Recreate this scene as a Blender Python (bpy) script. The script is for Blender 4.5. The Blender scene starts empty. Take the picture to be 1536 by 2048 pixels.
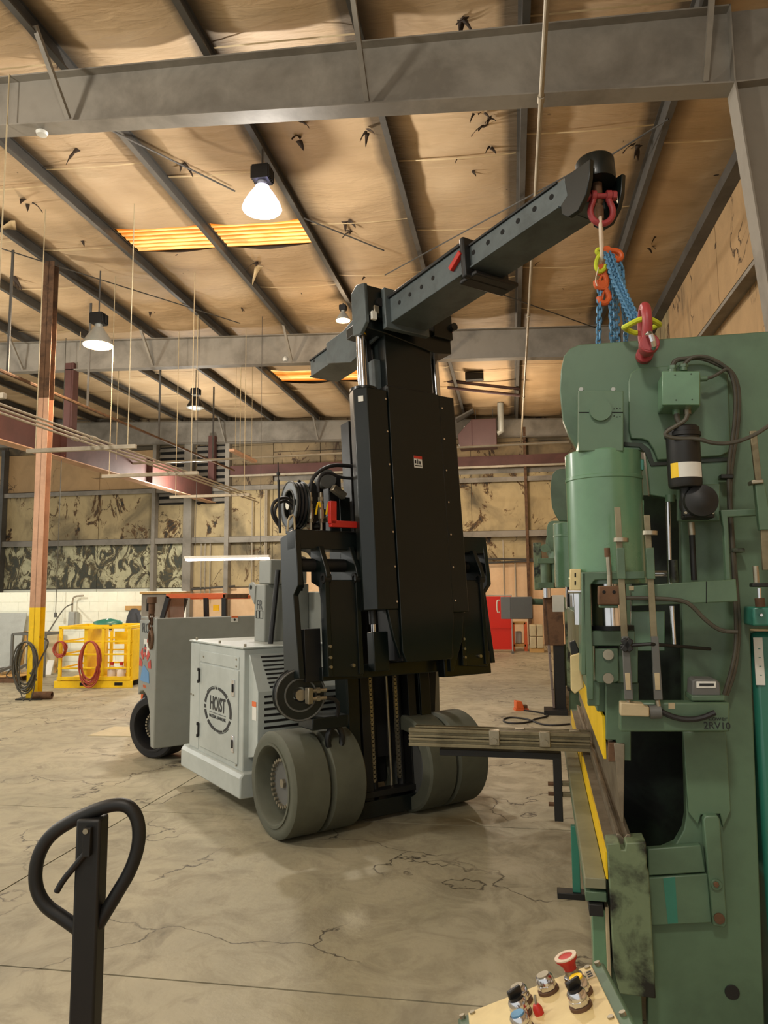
import bpy, bmesh, math, random
from mathutils import Vector, Matrix
from math import sin, cos, pi, radians, sqrt, atan2
random.seed(7)
D = bpy.data
S = bpy.context.scene
COL = S.collection

# ------------------------------------------------------------------ camera
F = 1479.0; CH = 1.6
YAW = radians(9.75); PIT = radians(6.1); ROL = radians(0.5)
FW = Vector((-sin(YAW)*cos(PIT), cos(YAW)*cos(PIT), sin(PIT)))
RT0 = Vector((cos(YAW), sin(YAW), 0)); UP0 = RT0.cross(FW)
RT = RT0*cos(ROL)-UP0*sin(ROL); UP = UP0*cos(ROL)+RT0*sin(ROL)
CAM = Vector((0, 0, CH))
cd = D.cameras.new('camera'); cam = D.objects.new('camera', cd); COL.objects.link(cam)
cd.sensor_fit = 'VERTICAL'; cd.sensor_height = 36; cd.lens = F/2048*36; cd.clip_start = .05; cd.clip_end = 200
cam.matrix_world = Matrix(((RT.x, UP.x, -FW.x, 0), (RT.y, UP.y, -FW.y, 0), (RT.z, UP.z, -FW.z, CH), (0, 0, 0, 1)))
S.camera = cam

# ------------------------------------------------------------------ world, view
S.view_settings.view_transform = 'Standard'; S.view_settings.look = 'None'
S.view_settings.exposure = 0.12; S.view_settings.gamma = 1.0; S.view_settings.use_curve_mapping = False
w = D.worlds.new('world'); S.world = w; w.use_nodes = True
bg = w.node_tree.nodes['Background']; bg.inputs[0].default_value = (.96, .96, .90, 1); bg.inputs[1].default_value = .82

def roofz(x): return 6.70-0.04*x
# fill from unseen high-bay lamps: bare point lights, no fixtures built
def bulb(loc, power, color=(1, .86, .68), r=.18, name='lamp_light'):
    l = D.lights.new(name, 'POINT'); l.energy = power; l.color = color; l.shadow_soft_size = r
    o = D.objects.new(name, l); COL.objects.link(o); o.location = loc; return o
bulb((-.6, -1.7, 5.7), 400, (1, .93, .82), .3)
bulb((-6.5, 2.0, 5.2), 640, (1, .93, .82), .3)
bulb((-11.5, 9.0, 4.6), 700, (1, .96, .86), .3)
bulb((-.6, 18.5, 5.0), 260, (1, .8, .58), .3)  # bare fill light inside the view, no lamp hangs here
bulb((-8.5, 18.5, 4.4), 400, (1, .95, .85), .3)  # also within the view, unseen source without a fixture

# ------------------------------------------------------------------ helpers
def ray(px, py): return FW+RT*((px-768)/F)-UP*((py-1024)/F)
class Fr:
    def __init__(s, o, X, Y, Z):
        s.o = Vector(o); s.A = (Vector(X), Vector(Y), Vector(Z))
    def loc(s, P):
        d = Vector(P)-s.o; return Vector((d.dot(s.A[0]), d.dot(s.A[1]), d.dot(s.A[2])))
    def w(s, p): return s.o+s.A[0]*p[0]+s.A[1]*p[1]+s.A[2]*p[2]
    def at(s, px, py, ax, c):      # point of the plane (axis ax = c) seen at a pixel, in local coordinates
        d = ray(px, py); dl = Vector([d.dot(a) for a in s.A]); q = s.loc(CAM)
        return q+dl*((c-q[ax])/dl[ax])
def yawfr(x, y, deg):
    a = radians(deg); return Fr((x, y, 0), (cos(a), sin(a), 0), (-sin(a), cos(a), 0), (0, 0, 1))
W = Fr((0, 0, 0), (1, 0, 0), (0, 1, 0), (0, 0, 1))

class MB:
    def __init__(s, xf=None): s.v = []; s.f = []; s.xf = xf
    def add(s, v, f):
        n = len(s.v); s.v += [Vector(p) for p in v]; s.f += [tuple(i+n for i in q) for q in f]; return s
    def box(s, x0, x1, y0, y1, z0, z1):
        return s.add([(x0,y0,z0),(x1,y0,z0),(x1,y1,z0),(x0,y1,z0),(x0,y0,z1),(x1,y0,z1),(x1,y1,z1),(x0,y1,z1)],
                     [(0,3,2,1),(4,5,6,7),(0,1,5,4),(1,2,6,5),(2,3,7,6),(3,0,4,7)])
    def beam(s, p0, p1, wd, h, up=(0, 0, 1)):
        p0 = Vector(p0); p1 = Vector(p1); d = (p1-p0).normalized(); u = Vector(up)
        a = d.cross(u)
        if a.length < 1e-4: a = d.cross(Vector((0, 1, 0)))
        a.normalize(); b = a.cross(d).normalized(); a = a*(wd/2); b = b*(h/2)
        return s.add([p0-a-b, p0+a-b, p1+a-b, p1-a-b, p0-a+b, p0+a+b, p1+a+b, p1-a+b],
                     [(0,3,2,1),(4,5,6,7),(0,1,5,4),(1,2,6,5),(2,3,7,6),(3,0,4,7)])
    def cyl(s, p0, p1, r, r1=None, n=16): return s.lathe([(0, 0), (r, 0), (r if r1 is None else r1, 1), (0, 1)], p0, p1, n)
    def lathe(s, prof, p0, p1, n=24):   # prof: (radius, fraction along p0->p1)
        p0 = Vector(p0); p1 = Vector(p1); ax = p1-p0; d = ax.normalized()
        a = d.orthogonal().normalized(); b = d.cross(a)
        vs = []; fs = []; idx = []
        for r, h in prof:
            c = p0+ax*h
            if r < 1e-6: idx.append([len(vs)]); vs.append(c)
            else:
                idx.append(list(range(len(vs), len(vs)+n)))
                for i in range(n):
                    t = 2*pi*i/n; vs.append(c+(a*cos(t)+b*sin(t))*r)
        for q in range(len(prof)-1):
            A, B = idx[q], idx[q+1]
            if len(A) == 1 and len(B) == 1: continue
            for i in range(n):
                j = (i+1) % n
                if len(A) == 1: fs.append((A[0], B[j], B[i]))
                elif len(B) == 1: fs.append((A[i], A[j], B[0]))
                else: fs.append((A[i], A[j], B[j], B[i]))
        return s.add(vs, fs)
    def ring(s, p0, p1, ro, ri, n=24): return s.lathe([(ri, 0), (ro, 0), (ro, 1), (ri, 1), (ri, 0)], p0, p1, n)
    def tube(s, pts, r, n=8, closed=False, sm=0):
        P = [Vector(p) for p in pts]
        for _ in range(sm):
            Q = []; m = len(P)
            rng = range(m) if closed else range(m-1)
            if not closed: Q.append(P[0])
            for i in rng:
                a, b = P[i], P[(i+1) % m]; Q += [a*.75+b*.25, a*.25+b*.75]
            if not closed: Q.append(P[-1])
            P = Q
        m = len(P); vs = []; fs = []; up = None
        for i in range(m):
            if closed: t = P[(i+1) % m]-P[i-1]
            else: t = P[min(i+1, m-1)]-P[max(i-1, 0)]
            t.normalize()
            if up is None: up = t.orthogonal().normalized()
            up = (up-t*up.dot(t)).normalized(); b = t.cross(up)
            for k in range(n):
                a = 2*pi*k/n; vs.append(P[i]+(up*cos(a)+b*sin(a))*r)
        for i in range(m if closed else m-1):
            j = (i+1) % m
            for k in range(n):
                l = (k+1) % n; fs.append((i*n+k, i*n+l, j*n+l, j*n+k))
        if not closed:
            fs.append(tuple(reversed(range(n)))); fs.append(tuple((m-1)*n+k for k in range(n)))
        return s.add(vs, fs)
    def prism(s, pts, ax, c0, c1):      # pts: 3-D points, coordinate ax is replaced by c0 / c1
        n = len(pts); a = []; b = []
        for p in pts:
            q = list(p); q[ax] = c0; a.append(tuple(q)); q[ax] = c1; b.append(tuple(q))
        fs = [tuple(range(n)), tuple(reversed(range(n, 2*n)))]
        for i in range(n):
            j = (i+1) % n; fs.append((i, i+n, j+n, j))
        return s.add(a+b, fs)
    def build(s, name, m, parent=None, bev=0, smooth=30, label=None, kind=None):
        vs = s.v if s.xf is None else [s.xf(p) for p in s.v]
        me = D.meshes.new(name); me.from_pydata([tuple(v) for v in vs], [], s.f)
        bm = bmesh.new(); bm.from_mesh(me); bmesh.ops.recalc_face_normals(bm, faces=bm.faces); bm.to_mesh(me); bm.free()
        me.materials.append(m)
        if smooth:
            me.shade_smooth(); me.set_sharp_from_angle(angle=radians(smooth))
        o = D.objects.new(name, me); COL.objects.link(o); o.parent = parent
        if bev:
            bb = o.modifiers.new('bevel', 'BEVEL'); bb.width = bev; bb.segments = 2; bb.limit_method = 'ANGLE'; bb.angle_limit = radians(40)
        if label: o['label'] = label
        if kind: o['kind'] = kind
        return o
def tag(o, label=None, cat=None, group=None, kind=None):
    if label: o['label'] = label
    if cat: o['category'] = cat
    if group: o['group'] = group
    if kind: o['kind'] = kind
    return o
def thing(name, label, cat, loc=(0, 0, 0), deg=0, group=None):
    o = D.objects.new(name, None); COL.objects.link(o); o.location = loc; o.rotation_euler = (0, 0, radians(deg))
    o.empty_display_size = .1
    return tag(o, label, cat, group)
def setting(name):
    o = D.objects.new(name, None); COL.objects.link(o); o['kind'] = 'structure'; return o
def text(name, s, size, m, parent, org, xd, yd, sx=1.0, extr=.0008, xf=None, align='CENTER', bold=0):
    c = D.curves.new(name, 'FONT'); c.body = s; c.size = size; c.extrude = extr; c.offset = bold; c.align_x = align; c.align_y = 'CENTER'
    t = D.objects.new('tmp', c); COL.objects.link(t); bpy.context.view_layer.update()
    me = D.meshes.new_from_object(t.evaluated_get(bpy.context.evaluated_depsgraph_get())); D.objects.remove(t)
    X = Vector(xd).normalized(); Y = Vector(yd).normalized(); Z = X.cross(Y)
    for v in me.vertices:
        p = Vector(org)+X*(v.co.x*sx)+Y*v.co.y+Z*v.co.z
        v.co = xf(p) if xf else p
    me.name = name; me.materials.clear(); me.materials.append(m)
    o = D.objects.new(name, me); COL.objects.link(o); o.parent = parent; return o

# ------------------------------------------------------------------ materials
def lin(h):
    if isinstance(h, str): h = tuple(int(h[i:i+2], 16)/255 for i in (0, 2, 4))
    return tuple((c/12.92 if c < .04045 else ((c+.055)/1.055)**2.4) for c in h)+(1,)
class NT:
    def __init__(s, name):
        s.m = D.materials.new(name); s.m.use_nodes = True; s.t = s.m.node_tree; s.b = s.t.nodes['Principled BSDF']
        s.tc = s.t.nodes.new('ShaderNodeTexCoord')
    def n(s, ty, **k):
        q = s.t.nodes.new(ty)
        for a, v in k.items():
            if a in q.inputs: q.inputs[a].default_value = v
            else: setattr(q, a, v)
        return q
    def l(s, a, b): s.t.links.new(a, b)
    def map(s, scale=(1, 1, 1), src='Object'):
        m = s.n('ShaderNodeMapping'); m.inputs['Scale'].default_value = scale; s.l(s.tc.outputs[src], m.inputs[0]); return m.outputs[0]
    def noise(s, sc, det=4, vec=None, dist=0, rough=.5):
        q = s.n('ShaderNodeTexNoise', Scale=sc, Detail=det, Distortion=dist, Roughness=rough)
        if vec: s.l(vec, q.inputs['Vector'])
        return q.outputs['Fac']
    def ramp(s, fac, stops, interp='LINEAR'):
        r = s.n('ShaderNodeValToRGB'); r.color_ramp.interpolation = interp
        e = r.color_ramp.elements
        while len(e) < len(stops): e.new(.5)
        for i, (p, c) in enumerate(stops):
            e[i].position = p; e[i].color = c if not isinstance(c, (int, float)) else (c, c, c, 1)
        s.l(fac, r.inputs[0]); return r.outputs[0]
    def mix(s, fac, a, b, bt='MIX'):
        q = s.n('ShaderNodeMix', data_type='RGBA', blend_type=bt)
        for sock, val in ((q.inputs[0], fac), (q.inputs[6], a), (q.inputs[7], b)):
            if isinstance(val, (int, float, tuple)): sock.default_value = val
            else: s.l(val, sock)
        return q.outputs[2]
    def bump(s, h, st=.2, dist=.01):
        q = s.n('ShaderNodeBump', Strength=st, Distance=dist); s.l(h, q.inputs['Height']); s.l(q.outputs[0], s.b.inputs['Normal'])
def pm(name, col, rough=.5, metal=0, dirt='2a251d', amt=.3, sc=3.0, bump=.08, spec=.5, streak=False, coat=0, lo=.44, hi=.66):
    k = NT(name); c = lin(col)
    v = k.map((1, 1, .35) if streak else (1, 1, 1))
    a = k.noise(sc, 7, v, .3, .62); b = k.noise(sc*9, 4, v)
    f = k.ramp(a, [(lo, 0.0), (hi, 1.0)])
    f2 = k.mix(1.0, f, (amt, amt, amt, 1), 'MULTIPLY')
    base = k.mix(k.ramp(b, [(.3, 0.0), (.7, .22)]), c, tuple(x*.72 for x in c[:3])+(1,))
    k.l(k.mix(f2, base, lin(dirt)), k.b.inputs['Base Color'])
    k.b.inputs['Metallic'].default_value = metal
    rr = k.n('ShaderNodeMapRange'); k.l(a, rr.inputs[0]); rr.inputs[3].default_value = max(.05, rough-.1); rr.inputs[4].default_value = min(1, rough+.18)
    k.l(rr.outputs[0], k.b.inputs['Roughness']); k.b.inputs['Specular IOR Level'].default_value = spec
    if coat: k.b.inputs['Coat Weight'].default_value = coat; k.b.inputs['Coat Roughness'].default_value = .15
    if bump: k.bump(b, bump, .004)
    return k.m
def em(name, col, st):
    k = NT(name); k.b.inputs['Base Color'].default_value = lin(col); k.b.inputs['Emission Color'].default_value = lin(col)
    k.b.inputs['Emission Strength'].default_value = st; return k.m

def floor_mat():
    k = NT('concrete'); v = k.map((1, 1, 1)); a = k.noise(.45, 8, v, .4, .65); b = k.noise(3.2, 9, v, 1.2, .7); c = k.noise(22, 5, v)
    col = k.ramp(a, [(.32, lin('888370')), (.5, lin('9f9880')), (.68, lin('b5ac93'))])
    col = k.mix(k.ramp(b, [(.45, 0.0), (.62, .35), (.8, .6)]), col, lin('5d5546'))
    vr = k.n('ShaderNodeTexVoronoi', feature='DISTANCE_TO_EDGE', Scale=.9)
    wv = k.n('ShaderNodeVectorMath', operation='ADD'); nz = k.n('ShaderNodeTexNoise', Scale=2.2, Detail=6); k.l(v, nz.inputs['Vector'])
    k.l(v, wv.inputs[0]); k.l(nz.outputs['Color'], wv.inputs[1]); k.l(wv.outputs[0], vr.inputs['Vector'])
    cr = k.ramp(vr.outputs[0], [(0.0, 1.0), (.011, 0.0)])
    cm = k.mix(1.0, cr, k.ramp(k.noise(1.1, 3, v), [(.44, 0.0), (.52, 1.0)]), 'MULTIPLY')
    col = k.mix(cm, col, lin('39332a'))
    st = k.ramp(k.noise(1.7, 3, v, 2.5), [(.66, 0.0), (.74, .5)]); col = k.mix(st, col, lin('4a4337'))
    k.l(col, k.b.inputs['Base Color'])
    rr = k.ramp(b, [(.3, .42), (.7, .68)]); k.l(rr, k.b.inputs['Roughness'])
    h = k.mix(.5, b, c); h2 = k.mix(cm, h, (0, 0, 0, 1)); k.bump(h2, .35, .012); return k.m
def ceil_mat():
    k = NT('insulation_facing'); v = k.map((1, 1, 1)); a = k.noise(.7, 6, v, .5); b = k.noise(2.2, 5, k.map((.5, 2.2, 1)), .6)
    col = k.ramp(a, [(.3, lin('b89c78')), (.55, lin('c9ad88')), (.75, lin('d6bd9a'))])
    col = k.mix(k.ramp(b, [(.5, 0.0), (.8, .3)]), col, lin('907650'))
    # irregular darker bands in the facing along the purlins
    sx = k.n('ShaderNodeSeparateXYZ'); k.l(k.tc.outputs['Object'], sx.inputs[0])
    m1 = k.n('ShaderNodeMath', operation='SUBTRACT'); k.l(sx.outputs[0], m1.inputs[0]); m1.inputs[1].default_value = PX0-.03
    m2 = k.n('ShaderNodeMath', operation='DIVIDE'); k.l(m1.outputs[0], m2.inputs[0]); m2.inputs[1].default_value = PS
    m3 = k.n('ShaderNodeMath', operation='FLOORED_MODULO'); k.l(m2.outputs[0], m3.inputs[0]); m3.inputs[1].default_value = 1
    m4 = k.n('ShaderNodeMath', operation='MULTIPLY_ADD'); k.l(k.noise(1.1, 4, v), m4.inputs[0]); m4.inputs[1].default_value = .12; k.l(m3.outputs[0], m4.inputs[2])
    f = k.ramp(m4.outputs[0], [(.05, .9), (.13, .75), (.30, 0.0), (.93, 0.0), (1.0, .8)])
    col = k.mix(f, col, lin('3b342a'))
    dk = k.ramp(k.noise(3.1, 2, v, 1.5), [(.76, 0.0), (.78, 1.0)], 'LINEAR'); col = k.mix(dk, col, lin('3a2a1c'))
    k.l(col, k.b.inputs['Base Color']); k.b.inputs['Roughness'].default_value = .62
    k.bump(k.noise(5, 6, k.map((.6, 2.5, 1)), .8), .45, .03); return k.m
def torn_mat(name, cream, th, soot, brown='6b4c2c', sc=1.4, dark='34322b'):
    k = NT(name); v = k.map((1.25, 1.25, .85)); a = k.noise(sc, 12, v, 1.3, .72); b = k.noise(sc*.8, 5, k.map((1, 2, 1)), .8); c = k.noise(sc*2.3, 6, v, 1.0)
    col = k.mix(k.ramp(c, [(.35, 0.0), (.8, .55)]), lin(cream), tuple(x*.6 for x in lin(cream)[:3])+(1,))
    col = k.mix(k.ramp(b, [(soot, 0.0), (soot+.22, .8)]), col, lin(dark))
    edge = k.ramp(a, [(th-.02, 0.0), (th, 1.0)]); col = k.mix(edge, col, lin(brown))
    col = k.mix(k.ramp(a, [(th+.02, 0.0), (th+.05, 1.0)]), col, lin(dark))
    ln = k.ramp(k.noise(sc*1.1, 7, v, 1.4), [(.485, 0.0), (.497, 1.0), (.503, 1.0), (.515, 0.0)])
    lm = k.mix(1.0, ln, k.ramp(k.noise(.9, 3, k.map((1, 1, 1))), [(.52, 0.0), (.58, 1.0)]), 'MULTIPLY'); col = k.mix(lm, col, lin('3f2e1e'))
    k.l(col, k.b.inputs['Base Color']); k.b.inputs['Roughness'].default_value = .75; k.bump(a, .6, .05); return k.m
PX0 = .23; PS = 1.53
M = {}
M['floor'] = floor_mat(); M['joint'] = pm('joint_filler', '3a342a', .9)
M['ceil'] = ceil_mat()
M['steel'] = pm('primer_grey_steel', '8c867b', .6, 0, '40392e', .5, 1.2, .05)
M['purlin'] = pm('purlin_steel', '55534f', .55, .2, '2e2b26', .5, 1.5, .05)
M['seam'] = pm('seam_tape', 'dcc59a', .5, 0, '8a7550', .2)
M['dark'] = pm('torn_backing', '3a2c20', .9)
M['torn1'] = torn_mat('torn_heavy', 'c9c4a0', .505, .50, '665a40', 1.9, '4a4c42')
M['torn2'] = torn_mat('torn_mild', 'b8a57c', .585, .50, '5e4426', 1.0)
M['torn3'] = torn_mat('facing_tan', 'b4946a', .70, .60, '4a3524', .8)
M['torn4'] = torn_mat('torn_sooty', '94805f', .60, .40, '4a3524', .9)
M['white'] = pm('white_block_paint', 'eff2e2', .7, 0, 'c4c2ae', .3, 1.2, .15)
M['peach'] = pm('cream_wall', 'e6c49c', .7, 0, 'b98f62', .35, 1.2, .1)
M['gry'] = pm('light_grey_paint', 'b0b8b4', .38, 0, '66655a', .22, 1.6, .02, coat=.15)
M['gry2'] = pm('grey_paint', '8b8e87', .42, 0, '5c5a50', .2, 1.4, .02)
M['blk'] = pm('black_paint', '0a1312', .34, 0, '151a18', .25, 2.2, .04, spec=.4, coat=.1)
M['blk2'] = pm('black_satin_steel', '141516', .45, .1, '2a2822', .3, 3, .05)
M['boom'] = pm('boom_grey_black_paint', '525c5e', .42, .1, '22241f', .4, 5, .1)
M['slot'] = pm('black_opening', '080808', .9)
M['rub'] = pm('tire_rubber', '57594b', .72, 0, '33302a', .35, 2, .06)
M['rub2'] = pm('black_rubber', '17171a', .55, 0, '3c3a33', .25, 5, .05)
M['chrome'] = pm('chrome', 'd8d8dc', .12, 1, '6a675e', .05, 5, 0)
M['silver'] = pm('bare_steel', 'a9a18e', .35, .85, '51452f', .35, 6, .05)
M['steelbar'] = pm('oily_steel_bar', '8b8268', .45, .6, '3c3322', .45, 7, .06)
M['logo'] = pm('black_decal', '16181a', .5, bump=0, amt=.05)
M['decalW'] = pm('white_decal', 'dcdcd4', .5, bump=0, amt=.1)
M['decalR'] = pm('red_decal', 'c23a2a', .5, bump=0, amt=.1)
M['decalO'] = pm('orange_decal', 'e0703a', .5, bump=0, amt=.1)
M['decalB'] = pm('blue_decal', '5b8fc0', .5, bump=0, amt=.1)
M['red'] = pm('red_paint', 'c0281e', .4, 0, '5a1a14', .25, 4, .05)
M['shred'] = pm('shackle_red', 'a03a3e', .42, 0, '4a1a18', .35, 9, .1)
M['yel'] = pm('safety_yellow', 'f4cb08', .42, 0, 'a07c10', .2, 3, .03)
M['salmon'] = pm('salmon_column_paint', 'cda283', .55, 0, '7a5a44', .35, 2.5, .05)
M['beamred'] = pm('red_oxide', '57332d', .6, 0, '3c2620', .5, 1.6, .05)
M['green'] = pm('machine_green', '577259', .42, 0, '2a3527', .5, 2.0, .06, coat=.1)
M['green2'] = pm('machine_green_light', '658c6c', .27, 0, '3a4f3b', .35, 2.6, .03, coat=.4)
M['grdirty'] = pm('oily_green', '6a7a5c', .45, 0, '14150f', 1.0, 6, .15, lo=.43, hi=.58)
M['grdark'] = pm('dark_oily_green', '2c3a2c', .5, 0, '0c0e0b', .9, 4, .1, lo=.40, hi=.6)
M['teal'] = pm('teal_paint', '2f7a68', .3, 0, '1b4238', .3, 2, .03, coat=.3)
M['cream'] = pm('cream_panel_paint', 'd8c48e', .45, 0, 'a08458', .3, 6, .04)
M['beige'] = pm('beige_plastic', 'b5a583', .5, 0, '77684a', .3, 8, .04)
M['die'] = pm('die_steel', '8f8573', .38, .7, '4d4232', .5, 8, .08)
M['rust'] = pm('rusty_steel', '6b4f38', .7, .3, '2c2018', .6, 8, .15)
M['orange'] = pm('orange_paint', 'd4602a', .4, 0, '7a3414', .2, 6, .04)
M['blue'] = pm('blue_chain_paint', '5b8fb5', .4, .2, '20384e', .35, 20, .05)
M['lime'] = pm('hi_vis_strap', 'c4cf2e', .7, 0, '8a8c20', .4, 12, .2)
M['cable'] = pm('grey_cable', '4a473c', .55, 0, '26241e', .4, 8, .05)
M['hosered'] = pm('red_hose', 'a2402c', .5, 0, '5a2a1c', .3, 6, .05)
M['wood'] = pm('pale_wood', 'c29a5c', .6, 0, '7c5a30', .4, 4, .1)
M['card'] = pm('cream_board', 'c0b391', .7, 0, '8d8268', .3, 4, .05)
M['alu'] = pm('unistrut_galvanised', 'a59b88', .45, .2, '6a6250', .3, 4, .04)
M['ledge'] = pm('worn_grey_green', '85856b', .5, .1, '4a4a38', .4, 3, .04); M['mauve'] = pm('mauve_grey_panel', '776b66', .45, 0, '4a423e', .3, 2, .03); M['maroon'] = pm('maroon_heater', '452d2c', .5, 0, '33211f', .3, 3, .04)
M['cloth'] = pm('dark_cloth', '42464c', .9, 0, '2a2c30', .4, 6, .3)
M['plastic'] = pm('milky_plastic', 'd9c9b4', .35, 0, 'b79c7c', .3, 6, .03)
M['grey'] = pm('dark_grey_cabinet', '5e5f5c', .5, 0, '47453f', .2, 2, .03)
M['ltgrey'] = pm('galvanised_box', 'a9aca6', .4, .3, '6f6e66', .2, 4, .04)
M['lampon'] = em('lit_lamp_lens', 'fff1e0', 22); M['lampwarm'] = em('lit_lamp_lens_warm', 'ffd9a8', 16)
M['refl'] = em('glowing_acrylic_reflector', 'e8e6ff', 2.5); M['tubeon'] = em('lit_fluorescent', 'fff6f2', 9)
def sky_mat():
    k = NT('backlit_orange_fibreglass'); v = k.map((1, 1, 1)); n = k.noise(6, 6, k.map((.4, 3, 1)), .6)
    wv = k.n('ShaderNodeTexWave', Scale=2.6, Distortion=.6, bands_direction='Y'); k.l(v, wv.inputs['Vector'])
    c = k.ramp(wv.outputs['Fac'], [(.0, lin('c8701e')), (.45, lin('f0a042')), (1.0, lin('ffd98a'))])
    c = k.mix(k.ramp(n, [(.4, 0.0), (.75, .7)]), c, lin('a8551c'))
    k.l(c, k.b.inputs['Base Color']); k.l(c, k.b.inputs['Emission Color']); k.b.inputs['Emission Strength'].default_value = 1.05; return k.m
M['sky'] = sky_mat()
def glass_mat(name, col, rough=.1, alpha=.8):
    k = NT(name); k.b.inputs['Base Color'].default_value = lin(col); k.b.inputs['Roughness'].default_value = rough
    k.b.inputs['Alpha'].default_value = alpha; return k.m
M['redvinyl'] = glass_mat('red_vinyl', 'd0281a', .25, .93)

# ================================================================== SETTING
fl = setting('floor')
MB().box(-22, 6, -7, 26, -.12, -.012).build('subfloor', M['joint'], fl, smooth=0)
jx = sorted([W.at(210, 1660, 2, 0)[0]+k*3.66 for k in range(-6, 3)])
jy = [W.at(250, 1952, 2, 0)[1]-3.1*2, W.at(250, 1952, 2, 0)[1]-3.1, W.at(250, 1952, 2, 0)[1], W.at(250, 1621, 2, 0)[1]]
while jy[-1] < 22: jy.append(jy[-1]+3.66)
jx = [-22]+[x for x in jx if -21.5 < x < 5.5]+[6]; jy = [-7]+jy+[26]
g = .005
for i in range(len(jx)-1):
    for j in range(len(jy)-1):
        if jy[j+1]-jy[j] < .1: continue
        MB().box(jx[i]+g, jx[i+1]-g, jy[j]+g, jy[j+1]-g, -.02, 0).build('floor_slab', M['floor'], fl, smooth=0)

# ---- ceiling: insulation bays, purlins, rafters, skylights
ce = setting('ceiling')
PUR = [PX0+k*PS for k in range(-12, 2)]
skr = []
def skyrect(c):
    zz = roofz(c[4])+.17
    P = [W.at(px, py, 2, zz) for px, py in c[:4]]
    ys = [p[1] for p in P]; xs = [p[0] for p in P]
    return xs, ys
a = W.at(200, 455, 2, 7.14); b = W.at(590, 432, 2, 7.0); c_ = W.at(608, 487, 2, 7.0); d_ = W.at(245, 503, 2, 7.14)
sy0, sy1 = (c_[1]+d_[1])/2, (a[1]+b[1])/2
if sy0 > sy1: sy0, sy1 = sy1, sy0
sk2a = W.at(520, 748, 2, 7.05); sk2b = W.at(540, 770, 2, 7.05); s2y = sorted((sk2a[1], sk2b[1]))
def bayof(x):
    for i in range(len(PUR)-1):
        if PUR[i] <= x < PUR[i+1]: return i
    return 0
bs = bayof((d_[0]+c_[0])/2-.4); b2 = bayof(W.at(560, 760, 2, 7.05)[0])
rects = [(bs, sy0, sy1), (bs+1, sy0, sy1), (b2, s2y[0], s2y[1]), (b2+1, s2y[0], s2y[1])]
Y0, Y1 = -5.0, 22.4
for i in range(-1, len(PUR)):
    xa = PUR[i] if i >= 0 else PUR[0]-PS
    xb = PUR[i+1] if i+1 < len(PUR) else 3.0
    ny = int((Y1-Y0)/.15); nx = 10
    v = []; f = []
    for jj in range(ny+1):
        y = Y0+(Y1-Y0)*jj/ny
        ph = ((y-6.42) % 1.8)/1.8
        for ii in range(nx+1):
            u = ii/nx; x = xa+(xb-xa)*u
            sag = .07*4*u*(1-u)*(.6+.4*sin(pi*ph))+.012*sin(y*7+i*2.1+u*3)*sin(pi*u)+.010*sin(y*13.7+u*9+i)*sin(pi*u)
            v.append((x, y, roofz(x)+.20-sag))
    for jj in range(ny):
        y = Y0+(Y1-Y0)*(jj+.5)/ny
        if any(r[0] == i and r[1] < y < r[2] for r in rects): continue
        for ii in range(nx):
            q = jj*(nx+1)+ii; f.append((q, q+nx+1, q+nx+2, q+1))
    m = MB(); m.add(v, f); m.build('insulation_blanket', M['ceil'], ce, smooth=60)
    # taped cross seams
    y = 6.42-1.8*6+.9*(i % 2)*.4
    while y < Y1:
        if y > 3 and i > 1 and not any(r[0] == i and r[1]-.1 < y < r[2]+.1 for r in rects) and random.random() < .62:
            t = MB(); vv = []; ff = []
            for ii in range(9):
                u = ii/8; x = xa+.05+(xb-xa-.1)*u; bow = .10*4*u*(1-u); z = roofz(x)+.175-.08*4*u*(1-u)-.01
                vv += [(x, y-bow, z), (x, y-bow+.022, z-.002)]
            for ii in range(8): ff.append((ii*2, ii*2+2, ii*2+3, ii*2+1))
            t.add(vv, ff); t.build('seam_tape', M['seam'], ce, smooth=60)
        y += 1.8
for (bi, ya, yb) in rects:
    xa, xb = PUR[bi]+.02, PUR[bi+1]-.02
    n = 48; v = []; f = []
    for jj in range(n+1):
        y = ya-.1+(yb-ya+.2)*jj/n; z = .235+.012*sin(2*pi*jj/6)
        v += [(xa, y, roofz(xa)+z), (xb, y, roofz(xb)+z)]
    for jj in range(n): f.append((jj*2, jj*2+1, jj*2+3, jj*2+2))
    m = MB(); m.add(v, f); m.build('skylight_panel', M['sky'], ce)
# roof deck above everything
m = MB(); m.add([(-19, -5, roofz(-19)+.32), (3.2, -5, roofz(3.2)+.32), (3.2, 22.6, roofz(3.2)+.32), (-19, 22.6, roofz(-19)+.32)], [(0, 1, 2, 3)])
m.build('roof_deck', M['steel'], ce)
for x in PUR:
    z = roofz(x); m = MB()
    sec = [(x+.03, z+.20), (x-.04, z+.20), (x-.04, z+.192), (x-.004, z+.192), (x-.004, z+.008), (x-.004, z), (x+.065, z), (x+.065, z+.02), (x+.058, z+.02), (x+.058, z+.008), (x+.004, z+.008), (x+.004, z+.19), (x+.03, z+.19)]
    m.prism([(a, 0, b) for a, b in sec], 1, -5, 22.3); m.build('purlin', M['purlin'], ce, smooth=0)
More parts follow.
